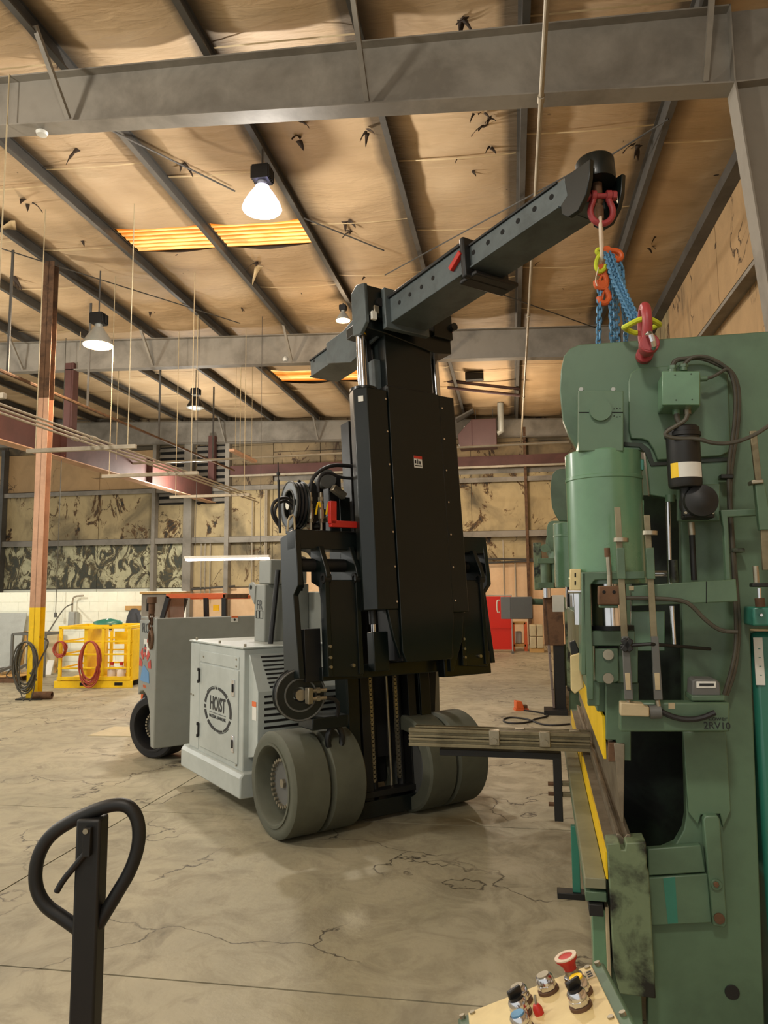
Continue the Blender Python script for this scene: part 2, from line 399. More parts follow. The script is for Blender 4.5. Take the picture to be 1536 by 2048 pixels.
# torn flaps hanging from the facing
def flap(px, py, s, seed, mm='dark'):
    r = random.Random(seed); zc = 6.85
    for _ in range(3):
        p = W.at(px, py, 2, zc); zc = roofz(p[0])+.10
    for q in range(r.randint(1, 3)):
        a = r.uniform(0, 6.28); L = s*r.uniform(.5, 1.1); wd = s*r.uniform(.12, .3); cx = p[0]+r.uniform(-.3, .3)*s; cy = p[1]+r.uniform(-.3, .3)*s
        d = Vector((cos(a), sin(a), 0)); e = Vector((-sin(a), cos(a), 0)); vv = []; ff = []; n = 5
        for k in range(n+1):
            t = k/n; c = Vector((cx, cy, zc+.05))+d*L*t+Vector((0, 0, -L*.75*t*t)); ww = wd*(1-t)**.7*(1+.3*r.uniform(-1, 1))+.004
            vv += [c-e*ww, c+e*ww+Vector((0, 0, -.02*t))]
        for k in range(n): ff.append((k*2, k*2+2, k*2+3, k*2+1))
        m = MB(); m.add(vv, ff)
        o = m.build('torn_facing', M[mm], ce, smooth=60); sm = o.modifiers.new('s', 'SOLIDIFY'); sm.thickness = .004
for k, (px, py, s) in enumerate([(160, 300, .28), (610, 260, .32), (595, 285, .2), (370, 335, .2), (60, 410, .25), (690, 450, .3), (700, 470, .2), (735, 270, .15), (165, 490, .18), (512, 530, .35), (300, 625, .15), (930, 50, .2), (925, 53, .14), (970, 262, .22), (985, 300, .14), (920, 320, .1), (945, 350, .1), (1275, 298, .2), (1312, 478, .12), (1300, 498, .18), (1120, 580, .1), (965, 235, .1), (985, 245, .14), (730, 560, .12), (600, 590, .12), (480, 620, .12), (950, 235, .12), (30, 560, .3), (10, 230, .25), (30, 165, .3)]):
    flap(px, py, s*.72, 31+k)
flap(30, 455, .5, 3, 'seam'); flap(535, 540, .4, 8, 'seam')

def rafter(Y, pts, fw, br, right=None):   # pts: (x, zbottom)
    r = D.objects.new('rafter', None); COL.objects.link(r); r.parent = ce; r['kind'] = 'structure'
    m = MB(); top = [(x, 0, roofz(x)) for x, z in pts]; bot = [(x, 0, z) for x, z in pts]
    m.prism(top+bot[::-1], 1, Y-.006, Y+.006); m.build('web', M['steel'], r, smooth=0)
    m = MB()
    for (xa, za), (xb, zb) in zip(pts, pts[1:]): m.beam((xa, Y, za), (xb+.001, Y, zb), fw, .014)
    m.build('bottom_flange', M['steel'], r, smooth=0)
    m = MB()
    for (xa, za), (xb, zb) in zip(pts, pts[1:]): m.beam((xa, Y, roofz(xa)-.007), (xb, Y, roofz(xb)-.007), fw, .014)
    m.build('top_flange', M['steel'], r, smooth=0)
    m = MB()
    for x in br:
        zb = [za+(zb-za)*(x-xa)/(xb-xa) for (xa, za), (xb, zb) in zip(pts, pts[1:]) if xa <= x <= xb][0]
        m.box(x-.05, x-.045, Y-.6, Y-.55, roofz(x)+.0, roofz(x)+.1)
    for x in br:
        zb = [za+(zb-za)*(x-xa)/(xb-xa) for (xa, za), (xb, zb) in zip(pts, pts[1:]) if xa <= x <= xb][0]
        q = MB(); q.beam((x, Y-.62, roofz(x)+.06), (x+.02, Y-.07, zb+.04), .045, .045); q.build('flange_brace', M['steel'], r, smooth=0)
    return r
rafter(6.42, [(-19, 6.85), (-12, 6.78), (-5.1, 6.37), (.1, 6.03), (1.99, 5.90)], .20, [PUR[9]+.06, PUR[11]+.06, PUR[13]-.02])
rafter(14.3, [(-19, 6.8), (-11, 6.48), (-4.6, 6.28), (-.1, 6.11), (2.1, 6.0)], .20, [PUR[k] for k in (3, 5, 7, 9, 11)])
rafter(22.15, [(-19, 6.6), (-9, 6.35), (2.5, 6.1)], .2, [PUR[k] for k in (6, 8)])
rafter(-1.4, [(-19, 6.8), (2.3, 5.9)], .2, [])
# tapered eave columns
def eavecol(Y, xi_top, ztop, xi_bot):
    r = D.objects.new('eave_column', None); COL.objects.link(r); r.parent = ce; r['kind'] = 'structure'
    m = MB(); m.prism([(xi_top, 0, roofz(xi_top)), (2.74, 0, roofz(2.74)), (2.74, 0, 0), (xi_bot, 0, 0), (xi_top, 0, ztop)], 1, Y-.006, Y+.006); m.build('web', M['steel'], r, smooth=0)
    m = MB(); m.beam((xi_top, Y, ztop), (xi_bot, Y, 0), .22, .014, (1, 0, 0)); m.build('inner_flange', M['steel'], r, smooth=0)
    m = MB(); m.box(2.73, 2.745, Y-.11, Y+.11, 0, roofz(2.74)); m.build('outer_flange', M['steel'], r, smooth=0)
    m = MB(); m.box(xi_top-.006, xi_top+.006, Y-.1, Y+.1, ztop, roofz(xi_top)); m.build('stiffener', M['steel'], r, smooth=0)
    m = MB(); m.box(xi_top, 2.73, Y-.1, Y+.1, ztop-.006, ztop+.006); m.build('stiffener', M['steel'], r, smooth=0)
xi = W.at(1536, 600, 1, 6.42); slope = (xi[0]-1.99)/(5.90-xi[2])
eavecol(6.42, 1.99, 5.90, min(2.5, 1.99+slope*5.9)); eavecol(14.3, 2.1, 6.0, 2.5); eavecol(-1.4, 2.1, 5.9, 2.5)
# diagonal roof bracing rods
for a, b in [((190, 255), (470, 385)), ((608, 435), (768, 495)), ((0, 520), (480, 655)), ((770, 545), (1180, 300)), ((985, 570), (1200, 640)), ((1210, 290), (1335, 205))]:
    p = W.at(*a, 2, 6.8); q = W.at(*b, 2, 6.8)
    m = MB(); m.tube([(p[0], p[1], roofz(p[0])-.02), (q[0], q[1], roofz(q[0])-.02)], .011, 6); m.build('bracing_rod', M['purlin'], ce)

# ---- right wall
wr = setting('wall_right')
MB().box(2.82, 2.9, -5, 22.4, 0, 6.75).build('siding', M['steel'], wr, smooth=0)
for k in range(9):
    ya = -5+k*3.0
    MB().box(2.78, 2.815, ya+.01, ya+2.99, 2.2, 6.55).build('insulation_panel', M['torn3'] if k < 6 else M['torn2'], wr, smooth=0)
    MB().box(2.78, 2.815, ya+.01, ya+2.99, .0, 2.17).build('wall_panel', M['peach'], wr, smooth=0)
p = W.at(1536, 515, 0, 2.72)
for z in (p[2], 2.18):
    MB().box(2.58, 2.78, -5, 22.2, z-.01, z+.0).build('girt', M['steel'], wr, smooth=0)
    MB().box(2.58, 2.59, -5, 22.2, z-.06, z).build('girt', M['steel'], wr, smooth=0)
MB().box(2.62, 2.78, -5, 22.2, 6.40, 6.56).build('eave_strut', M['purlin'], wr, smooth=0)

# ---- back wall
wb = setting('wall_back'); YB = 22.4
MB().box(-20, 2.9, YB+.1, YB+.2, 0, 7.6).build('siding', M['steel'], wb, smooth=0)
def wpanel(name, a, b, mat, y=YB, th=.06):
    p = W.at(*a, 1, y); q = W.at(*b, 1, y)
    return MB().box(min(p[0], q[0]), max(p[0], q[0]), y, y+th, min(p[2], q[2]), max(p[2], q[2])).build(name, M[mat], wb, smooth=0)
zg = 3.35; zb2 = 2.42; ztop = 6.9
def zat(px, py): return W.at(px, py, 1, YB)[2]
def xat(px): return W.at(px, 1100, 1, YB)[0]
xs = [-20, xat(-60), xat(8), xat(95), xat(195), xat(310), xat(372), xat(460), xat(545), xat(640), xat(760), xat(880), xat(945), xat(1058), 2.85]
zmid = zat(150, 985)
for i in range(len(xs)-1):
    x0, x1 = xs[i]+.008, xs[i+1]-.008
    left = i < 6
    rows = [(0, 1.75, 'white' if left else 'peach'), (1.77, zg-.02, 'torn1' if left else 'torn2'), (zg+.02, zmid-.05, 'torn2'), (zmid+.05, 6.3, 'torn3' if i < 5 else 'torn4'), (6.3, 7.4, 'torn4')]
    if i >= 8: rows = [(0, zb2, 'peach'), (zb2+.02, zg-.02, 'torn4' if i % 2 else 'torn2'), (zg+.02, zmid+.15, 'torn2'), (zmid+.3, 6.05, 'torn4'), (6.06, 7.4, 'torn4')]
    for a, b, mt in rows:
        dy = random.uniform(0, .02)
        MB().box(x0, x1, YB+dy, YB+.08, a+.006, b-.006).build('insulation_panel' if mt[0] == 't' else 'wall_panel', M[mt], wb, smooth=0)
for z, h in ((zg, .18), (zmid, .14)):
    MB().box(-20, 2.8, YB-.20, YB, z-.008, z).build('girt', M['steel'], wb, smooth=0)
    MB().box(-20, 2.8, YB-.205, YB-.195, z-h, z).build('girt', M['steel'], wb, smooth=0)
zr = zat(1000, 925)
MB().box(xat(465), 2.8, YB-.3, YB-.02, zr-.13, zr+.16).build('girt', M['beamred'], wb, smooth=0)
MB().box(xat(465), 2.8, YB-.34, YB-.30, zr-.2, zr-.14).build('girt', M['alu'], wb, smooth=0)
for px, wd, mt in ((380, .28, 'steel'), (458, .14, 'steel'), (312, .12, 'steel'), (8, .12, 'purlin'), (700, .2, 'steel'), (1055, .08, 'rust')):
    x = xat(px); MB().box(x-wd/2, x+wd/2, YB-.26, YB-.02, 0, 6.45).build('wall_column', M[mt], wb, smooth=0)
# roll-up louvre with slats
for (pa, pb) in ((318, 368), (392, 455)):
    x0, x1 = xat(pa), xat(pb); z0, z1 = zat(400, 1008), zat(400, 893)
    MB().box(x0, x1, YB-.06, YB-.02, z0, z1).build('louvre_backing', M['slot'], wb, smooth=0)
    n = 9
    for k in range(n):
        z = z0+(z1-z0)*(k+.5)/n
        m = MB(); m.beam(((x0+x1)/2, YB-.12, z-.05), ((x0+x1)/2, YB-.05, z+.08), x1-x0, .01, (0, -1, 0)); m.build('slat', M['steel'], wb, smooth=0)
# vertical conduits on the back wall
for px, a, b in ((403, 1075, 1195), (411, 1075, 1195), (421, 1080, 1200), (505, 1000, 1190), (531, 980, 1190), (534, 980, 1190), (1006, 1080, 1195), (1030, 1120, 1195)):
    p = W.at(px, a, 1, YB-.12); q = W.at(px, b, 1, YB-.12)
    m = MB(); m.tube([(p[0], YB-.12, p[2]), (p[0], YB-.12, max(q[2], 1.2))], .022, 6); m.build('conduit', M['alu'], wb)
for a, b in (((368, 1180), (470, 1172)), ((940, 1127), (1066, 1122)), ((940, 1117), (1066, 1119))):
    p = W.at(*a, 1, YB-.15); q = W.at(*b, 1, YB-.15)
    m = MB(); m.tube([(p[0], YB-.15, p[2]), (q[0], YB-.15, q[2])], .03, 6); m.build('pipe', M['purlin'], wb)

# ---- low white block wall (left), painted blocks
YL = 14.25
wl = setting('wall_left')
xr = W.at(364, 1200, 1, YL)[0]
bw, bh = .41, .205
for r_ in range(8):
    x = xr-(bw/2 if r_ % 2 else 0)
    if r_ % 2: MB().box(x+.002, xr, YL, YL+.2, r_*bh+.002, (r_+1)*bh-.002).build('block', M['white'], wl, smooth=0)
    while x > -12.9:
        MB().box(x-bw+.002, x-.002, YL+random.uniform(0, .003), YL+.2, r_*bh+.002, (r_+1)*bh-.002).build('block', M['white'], wl, smooth=0); x -= bw
MB().box(-13.3, xr-.02, YL+.012, YL+.19, 0, 8*bh-.01).build('mortar', M['white'], wl, smooth=0)

# ================================================================== FORK TRUCK
TO = Vector((-1.5775, 4.80, 0)); TD = 43.5
T = yawfr(TO.x, TO.y, TD)
th = radians(4.6); mo = T.w((0, -.05, .1)); Tx, Ty, Tz = T.A
Mf = Fr(mo, Tx, Ty*cos(th)-Tz*sin(th), Tz*cos(th)+Ty*sin(th))
def mx(p): return T.loc(Mf.w(p))
tr = thing('counterbalance_truck', 'big grey and black lift truck with tall mast and raised black boom, mid floor', 'forklift', TO, TD)
def Mb(): return MB(mx)
# body
MB().box(0, 1.72, .5, 1.62, .32, 1.19).build('engine_enclosure', M['gry'], tr, bev=.008)
MB().box(-.012, 1.73, .49, 1.635, 1.19, 1.205).build('enclosure_lid', M['gry'], tr, bev=.004)
m = MB(); m.prism([(-.045, 0, .16), (-.045, 0, .30), (-.02, 0, .335), (1.74, 0, .335), (1.765, 0, .30), (1.765, 0, .16)], 1, .44, 1.70); m.build('skirt', M['gry'], tr, bev=.012)
MB().box(-.008, .01, .58, 1.38, .37, 1.03).build('side_door', M['gry'], tr, bev=.003)
MB().box(-.006, .01, .58, 1.38, 1.04, 1.13).build('access_panel', M['gry'], tr, bev=.003)
MB().box(-.004, .01, 1.40, 1.61, .34, 1.18).build('corner_panel', M['gry'], tr, bev=.003)
for z in (.93, .50):
    m = MB(); m.box(-.022, -.006, 1.365, 1.385, z-.05, z+.05); m.cyl((-.022, 1.375, z-.06), (-.022, 1.375, z-.035), .010, n=8); m.cyl((-.022, 1.375, z+.035), (-.022, 1.375, z+.06), .010, n=8)
    m.build('hinge', M['blk2'], tr, bev=.002)
for z in (.90, .50):
    h = MB().box(-.016, -.006, .64, .69, z-.06, z+.06).build('latch', M['chrome'], tr, bev=.002)
    MB().box(-.022, -.014, .655, .675, z-.03, z+.03).build('latch_handle', M['blk2'], h, bev=.002)
for y, z in ((.62, 1.11), (.62, 1.06), (1.3, 1.085), (.6, .36), (1.58, .76), (1.53, .755)):
    MB().cyl((-.012, y, z), (-.004, y, z), .007, n=8).build('screw', M['silver'], tr)
for y in (.55, 1.05, 1.57): MB().cyl((.03, y, 1.205), (.03, y, 1.225), .010, n=8).build('screw', M['silver'], tr)
# round emblem: broken ring, words, rule
lc = T.at(437, 1419, 0, 0); lcy, lcz = lc[1], lc[2]; R1 = .168; EXR = 1.7
segs = [(-14, 40), (44, 88), (92, 100), (104, 170), (176, 186), (190, 216), (222, 262), (266, 292), (296, 340)]
for a0, a1 in segs:
    m = MB(); n = max(3, int((a1-a0)/6)); vv = []; ff = []
    for k in range(n+1):
        a = radians(a0+(a1-a0)*k/n); wdt = .012+.014*abs(cos(a-.5))
        for rr in (R1, R1-wdt):
            y = lcy-cos(a)*rr*EXR; z = lcz+sin(a)*rr; vv += [(-.0085, y, z), (-.0105, y, z)]
    for k in range(n):
        b = k*4; ff += [(b+1, b+3, b+7, b+5), (b, b+4, b+6, b+2), (b, b+1, b+5, b+4), (b+2, b+6, b+7, b+3)]
    ff += [(0, 2, 3, 1), (n*4, n*4+1, n*4+3, n*4+2)]
    m.add(vv, ff); m.build('emblem_segment', M['logo'], tr, smooth=0)
for a0, a1 in ((95, 140), (275, 320)):
    m = MB(); n = 8; vv = []; ff = []
    for k in range(n+1):
        a = radians(a0+(a1-a0)*k/n)
        for rr in (R1+.009, R1+.005): vv += [(-.0085, lcy-cos(a)*rr*EXR, lcz+sin(a)*rr), (-.0105, lcy-cos(a)*rr*EXR, lcz+sin(a)*rr)]
    for k in range(n): b = k*4; ff += [(b+1, b+3, b+7, b+5), (b, b+1, b+5, b+4), (b+2, b+6, b+7, b+3)]
    m.add(vv, ff); m.build('emblem_segment', M['logo'], tr, smooth=0)
text('emblem_word', 'HOIST', .145, M['logo'], tr, (-.0095, lcy, lcz+.035), (0, -1, 0), (0, 0, 1), .78, bold=.003)
text('emblem_line', 'MATERIAL HANDLING', .036, M['logo'], tr, (-.0095, lcy, lcz-.062), (0, -1, 0), (0, 0, 1), .95)
MB().box(-.0105, -.0085, lcy-.17, lcy+.17, lcz-.034, lcz-.031).build('emblem_rule', M['logo'], tr, smooth=0)
# front louvred hood
HX0, HX1 = .04, .70; yl = .34; zs = .90
m = MB(); m.prism([(0, .52, .42), (0, yl, .46), (0, yl, zs), (0, .49, 1.15), (0, .52, 1.15)], 0, HX0, HX1); hood = m.build('louvred_hood', M['gry'], tr, bev=.004)
for k in range(8):
    t = (k+.7)/8.6; y = .49+(yl-.49)*t; z = 1.15+(zs-1.15)*t
    m = MB(); m.beam((HX0+.07-.02*(1-t)+.03, y-.003, z), (HX1-.16, y-.003, z), .012, .006, (0, -1.0, .6)); m.box(0, 0, 0, 0, 0, 0) if False else None
    m.build('vent_slot', M['slot'], hood, smooth=0)
for k in range(9):
    z = zs-.035-k*.043
    for a, b in ((HX0+.05, .40), (.44, HX1-.03)):
        MB().box(a, b, yl-.004, yl+.01, z-.009, z+.007).build('vent_slot', M['slot'], hood, smooth=0)
lb = MB().box(HX0-.003, HX0+.0, yl+.02, yl+.09, .70, .83).build('warning_label', M['decalW'], hood, smooth=0); MB().box(HX0-.005, HX0-.002, yl+.02, yl+.09, .795, .83).build('label_band', M['decalO'], lb, smooth=0)
MB().box(HX1, 1.7, .40, .52, .40, 1.15).build('front_cowl', M['gry2'], tr, bev=.005)
# chassis and counterweight
MB().box(.55, 1.4, 1.6, 2.5, .22, .95).build('chassis', M['gry2'], tr, bev=.01)
MB().box(.56, 1.03, .2, 1.6, .18, .45).build('front_axle_frame', M['blk2'], tr, bev=.01)
cwm = MB(); cwm.prism([(0, 2.45, .17), (0, 2.45, 1.365), (0, 3.0, 1.335), (0, 3.0, .60), (0, 2.93, .64), (0, 2.82, .66), (0, 2.7, .62), (0, 2.60, .48), (0, 2.55, .17)], 0, -.05, 1.78)
cw = cwm.build('counterweight', M['gry2'], tr, bev=.01)
MB().box(.6, 1.2, 2.99, 3.35, .3, 1.2).build('rear_cover', M['gry2'], cw, bev=.02)
# decals on the counterweight
def cwp(px, py): return T.at(px, py, 0, -.052)
p = cwp(292, 1257); text('model_mark', 'RLO', .13, M['logo'], cw, (-.052, p[1]+.02, p[2]), (0, -1, 0), (0, 0, 1), .9)
p = cwp(293, 1294); q = MB().box(-.053, -.05, p[1]-.09, p[1]+.09, p[2]-.075, p[2]+.075).build('warning_label', M['decalW'], cw, smooth=0)
MB().box(-.0545, -.052, p[1]-.09, p[1]-.02, p[2]+.045, p[2]+.075).build('label_band', M['decalR'], q, smooth=0)
for dy, dz in ((.04, .01), (.04, -.04)): MB().box(-.0545, -.052, p[1]+dy-.02, p[1]+dy+.02, p[2]+dz-.015, p[2]+dz+.015).build('label_symbol', M['logo'], q, smooth=0)
p = cwp(290, 1330)
m = MB(); n = 14; vv = []; ff = []
for k in range(n+1):
    a = pi*k/n
    for rr in (.20, .10): vv += [(-.0535, p[1]-cos(a)*rr, p[2]-.02+sin(a)*rr)]
for k in range(n):
    if k % 3 != 2: ff.append((k*2, k*2+1, k*2+3, k*2+2))
m.add(vv, ff); m.build('arched_mark', M['decalR'], cw, smooth=0)
m = MB(); m.prism([(0, p[1]+.15, p[2]-.16), (0, p[1]+.10, p[2]-.05), (0, p[1]+.03, p[2]-.0), (0, p[1]-.04, p[2]-.03), (0, p[1]-.13, p[2]-.06), (0, p[1]-.15, p[2]-.16)], 0, -.0535, -.051); m.build('blue_mark', M['decalB'], cw, smooth=0)
text('orange_mark', 'SSSSSS', .04, M['decalO'], cw, (-.052, p[1], p[2]-.205), (0, -1, 0), (0, 0, 1), .9)
q = T.at(469, 1238, 1, 2.45); lb = MB().box(q[0]-.035, q[0]+.035, 2.446, 2.45, q[2]-.03, q[2]+.03).build('warning_label', M['decalW'], cw, smooth=0)
MB().box(q[0]-.035, q[0]+.035, 2.444, 2.447, q[2]+.012, q[2]+.03).build('label_band', M['decalO'], lb, smooth=0)
MB().cyl((q[0], 2.447, q[2]-.008), (q[0], 2.443, q[2]-.008), .012, n=8).build('label_symbol', M['logo'], lb)
# lift lugs on the counterweight, steer wheels
MB().box(-.05, .0, 2.5, 2.95, 1.35, 1.37).build('lifting_lug', M['gry2'], cw)
def wheel(parent, x0, x1, y, r, mt, nm, bolts=True, side=-1):
    s = side; xo, xn = (x0, x1) if s < 0 else (x1, x0)
    t = MB(); L = xn-xo
    t.lathe([(r*.80, 0), (r*.86, -.0), (r*.95, .005), (r, .06), (r, .94), (r*.95, 1), (r*.70, 1), (r*.70, 0.2), (r*.76, 0), (r*.80, 0)], (xo, y, r), (xn, y, r), 48)
    o = t.build(nm, M[mt], parent, smooth=40)
    t = MB(); t.lathe([(r*.76, .0), (r*.79, .0), (r*.79, -.03), (r*.74, -.03), (r*.71, .02), (r*.70, .5), (r*.72, .9)], (xo, y, r), (xn, y, r), 40); t.build('rim', M[mt], o, smooth=40)
    xh = xo+(xn-xo)*.72
    t = MB(); t.lathe([(r*.72, 0), (r*.72, .3), (0, .3), (0, 0), (r*.46, -.6), (r*.46, 0), (r*.72, 0)], (xh, y, r), (xh+s*-.05, y, r), 32); t.build('hub', M['grey'], o, smooth=40)
    t = MB(); t.cyl((xh, y, r), (xh+s*.10, y, r), r*.46, n=32); t.build('hub', M['grey'], o, smooth=40)
    if bolts:
        t = MB()
        for k in range(28):
            a = 2*pi*k/28; cy, cz = y+cos(a)*r*.44, r+sin(a)*r*.44
            t.cyl((xh+s*.08, cy, cz), (xh+s*.125, cy, cz), .012, n=6)
        t.build('lug_nuts', M['silver'], o, kind='stuff')
        t = MB(); t.cyl((xh+s*.1, y, r), (xh+s*.12, y, r), .03, n=6); t.build('hub_cap', M['silver'], o)
    return o
wheel(tr, 0, .265, .02, .34, 'rub', 'front_tire'); wheel(tr, .285, .535, .02, .34, 'rub', 'front_tire', False)
wheel(tr, 1.32, 1.60, .02, .34, 'rub', 'front_tire', side=1); wheel(tr, 1.06, 1.30, .02, .34, 'rub', 'front_tire', False, 1)
sw_ = wheel(tr, .03, .29, 2.92, .30, 'rub2', 'steer_tire'); pc_ = Vector((.16, 2.92, 0)); sw_.matrix_local = Matrix.Translation(pc_) @ Matrix.Rotation(radians(30), 4, 'Z') @ Matrix.Translation(-pc_); wheel(tr, 1.42, 1.70, 2.90, .30, 'rub2', 'steer_tire', side=1)
# lamp tower with lifting eye
MB().box(.35, .75, .92, 1.12, 1.2, 1.665).build('control_tower', M['gry2'], tr, bev=.01)
MB().box(.37, .7, .86, 1.08, 1.665, 1.86).build('valve_cover', M['gry2'], tr, bev=.01)
m = MB(); m.prism([(0, 1.10, 1.50), (0, 1.19, 1.58), (0, 1.22, 1.63), (0, 1.20, 1.67), (0, 1.15, 1.685), (0, 1.08, 1.65)], 0, .34, .36); le = m.build('lifting_eye', M['gry2'], tr, bev=.003)
MB().cyl((.336, 1.165, 1.64), (.362, 1.165, 1.64), .018, n=16).build('eye_hole', M['slot'], le)
p = T.at(519, 1211, 0, .349); text('tower_mark', 'FR', .11, M['logo'], tr, (.349, p[1], p[2]), (0, -1, 0), (0, 0, 1), .95)
p = T.at(519, 1229, 0, .349)
for dy in (-.035, .035):
    m = MB(); m.tube([(.349, p[1]+dy-.03, p[2]-.03), (.349, p[1]+dy+.03, p[2]-.03), (.349, p[1]+dy+.03, p[2]+.03), (.349, p[1]+dy-.03, p[2]+.03)], .004, 4, True); m.build('tower_box_mark', M['logo'], tr, smooth=0)
pa = T.at(556, 1140, 1, .7); pb = T.at(541, 1280, 1, .7)
m = MB(); m.tube([(pa[0], .7, pa[2]), (pb[0], .7, 1.2)], .02, 10); m.build('gas_strut', M['blk2'], tr)
m = MB(); m.tube([(pa[0]+.03, .68, pa[2]+.1), (pa[0]+.12, .6, pa[2]+.18), (pa[0]+.22, .5, pa[2]+.12), (pa[0]+.26, .42, pa[2]-.3)], .02, 8, sm=2); m.build('hose', M['rub2'], tr)
# rear deck machinery (valves, tanks) behind the mast
MB().box(.75, 1.5, .55, 1.4, 1.2, 1.6).build('operator_platform', M['gry2'], tr, bev=.01)
# ---- lower mast
LM = [(.57, .66), (1.20, 1.29)]
for a, b in LM:
    m = Mb(); m.box(a, b, -.02, .0, -.05, 2.2); m.box(a, a+.02, 0, .16, -.05, 2.2); m.box(b-.02, b, 0, .16, -.05, 2.2); m.build('mast_rail', M['blk'], tr, bev=.003)
for a, b in ((.69, .76), (1.10, 1.17)):
    m = Mb(); m.box(a, b, .0, .12, .0, 2.8); m.build('inner_rail', M['blk2'], tr, bev=.003)
m = Mb(); m.box(.57, 1.29, -.02, .12, -.07, .04); m.build('mast_foot', M['blk'], tr, bev=.004)
m = Mb(); m.box(.68, 1.18, -.015, .1, .06, .10); m.build('mast_crossbar', M['blk2'], tr, bev=.003)
m = Mb(); m.box(.60, 1.26, .15, .19, .3, 1.6); m.build('mast_back_plate', M['slot'], tr)
for x in (.82, .97, 1.06):
    m = Mb(); m.cyl((x, .09, .02), (x, .09, 2.4), .03 if x != .97 else .012, n=12); m.build('lift_cylinder', M['blk2'] if x != .97 else M['silver'], tr)
for x in (.79, 1.01):
    m = Mb(); z = .15
    while z < .95: m.box(x-.008, x+.008, .03, .05, z, z+.022); m.box(x-.013, x-.009, .03, .05, z+.01, z+.035); m.box(x+.009, x+.013, .03, .05, z+.01, z+.035); z += .03
    m.build('lift_chain', M['silver'], tr, kind='stuff')
# tie-down hook and bracket beside the mast foot
a, b = T.at(625, 1437, 1, -.25), T.at(682, 1455, 1, -.25); MB().box(a[0], b[0]+.06, -.25, -.05, b[2], a[2]).build('side_bracket', M['blk'], tr, bev=.008)
a = T.at(670, 1478, 1, -.2); MB().tube([(a[0]+.055*cos(t), -.2, a[2]+.085*sin(t)) for t in [2*pi*k/16 for k in range(16)]], .02, 8, True).build('tie_down_ring', M['blk2'], tr)
m = Mb(); m.prism([(0, .12, .0), (0, -.02, .0), (0, -.02, .5), (0, .12, .5)], 0, .50, .53); m.build('mast_gusset', M['gry'], tr)
m = Mb(); m.beam((1.42, .1, 1.0), (1.36, .12, .35), .05, .06); m.build('tilt_cylinder', M['blk2'], tr, bev=.004)
m = Mb(); m.cyl((1.37, .12, .37), (1.37, .12, .22), .028, n=12); m.build('tilt_rod', M['blk2'], tr)
# ---- carriage frame
CF = -.32
m = Mb(); m.prism([(0, CF, .93), (0, -.10, .93), (0, -.10, 1.86), (0, CF, 1.89), (0, CF-.02, 1.60), (0, CF-.02, 1.52), (0, CF+.05, 1.46)], 0, .04, .08); m.build('carriage_side', M['blk'], tr, bev=.004)
m = Mb(); m.prism([(0, CF, .93), (0, -.10, .93), (0, -.10, 1.86), (0, CF, 1.89), (0, CF-.02, 1.60), (0, CF-.02, 1.52), (0, CF+.05, 1.46)], 0, 1.66, 1.70); m.build('carriage_side', M['blk'], tr, bev=.004)
m = Mb(); m.box(.04, 1.70, CF-.005, CF+.12, 1.76, 1.89); m.build('carriage_top_bar', M['blk'], tr, bev=.006)
m = Mb(); m.box(.20, 1.60, CF-.01, CF+.10, .90, .99); m.build('carriage_bottom_bar', M['blk'], tr, bev=.006)
m = Mb(); m.box(.10, .22, CF+.03, CF+.08, .90, 1.24); m.build('carriage_gusset', M['blk2'], tr, bev=.003)
m = Mb(); m.box(.06, 1.68, -.05, -.03, 1.0, 1.7); m.box(.06, .1, -.05, -.02, .9, 1.8); 
m = Mb(); m.cyl((.08, CF+.06, 1.66), (1.66, CF+.06, 1.66), .045, n=20); m.build('fork_shaft', M['blk2'], tr)
for xa, xb in ((.20, .47), (1.31, 1.56)):
    a = Mb(); a.prism([(xa+.01, 0, 1.55), (xa, 0, 1.30), (xa, 0, .93), (xb, 0, .91), (xb, 0, 1.30), (xb-.01, 0, 1.55)], 1, CF-.075, CF-.02)
    arm = a.build('fork_hanger', M['blk'], tr, bev=.006)
    for x in (xa, xb-.035):
        c = Mb(); c.prism([(0, CF-.09, .93), (0, CF-.09, 1.52), (0, CF-.115, 1.57), (0, CF-.10, 1.63), (0, CF-.03, 1.78), (0, CF+.09, 1.78), (0, CF+.10, 1.55), (0, CF-.02, 1.50), (0, CF-.02, .93)], 0, x, x+.035); c.build('hanger_cheek', M['blk'], arm, bev=.004)
        c = Mb(); c.ring((x-.008, CF-.075, 1.56), (x+.043, CF-.075, 1.56), .035, .018, 16); c.build('hanger_lug', M['blk2'], arm)
    for z in (.99, 1.05, 1.12):
        c = Mb(); c.cyl((xa+.017, CF-.085, z), (xa+.017, CF-.105, z), .010, n=8); c.build('bolt', M['silver'], arm)
    c = Mb(); c.cyl((xb-.08, CF-.07, .99), (xb-.08, CF-.095, .99), .013, n=8); c.build('bolt', M['silver'], arm)
m = Mb(); m.box(1.16, 1.60, CF-.06, CF+.02, .86, 1.02); m.build('carriage_stop', M['blk'], tr, bev=.006)
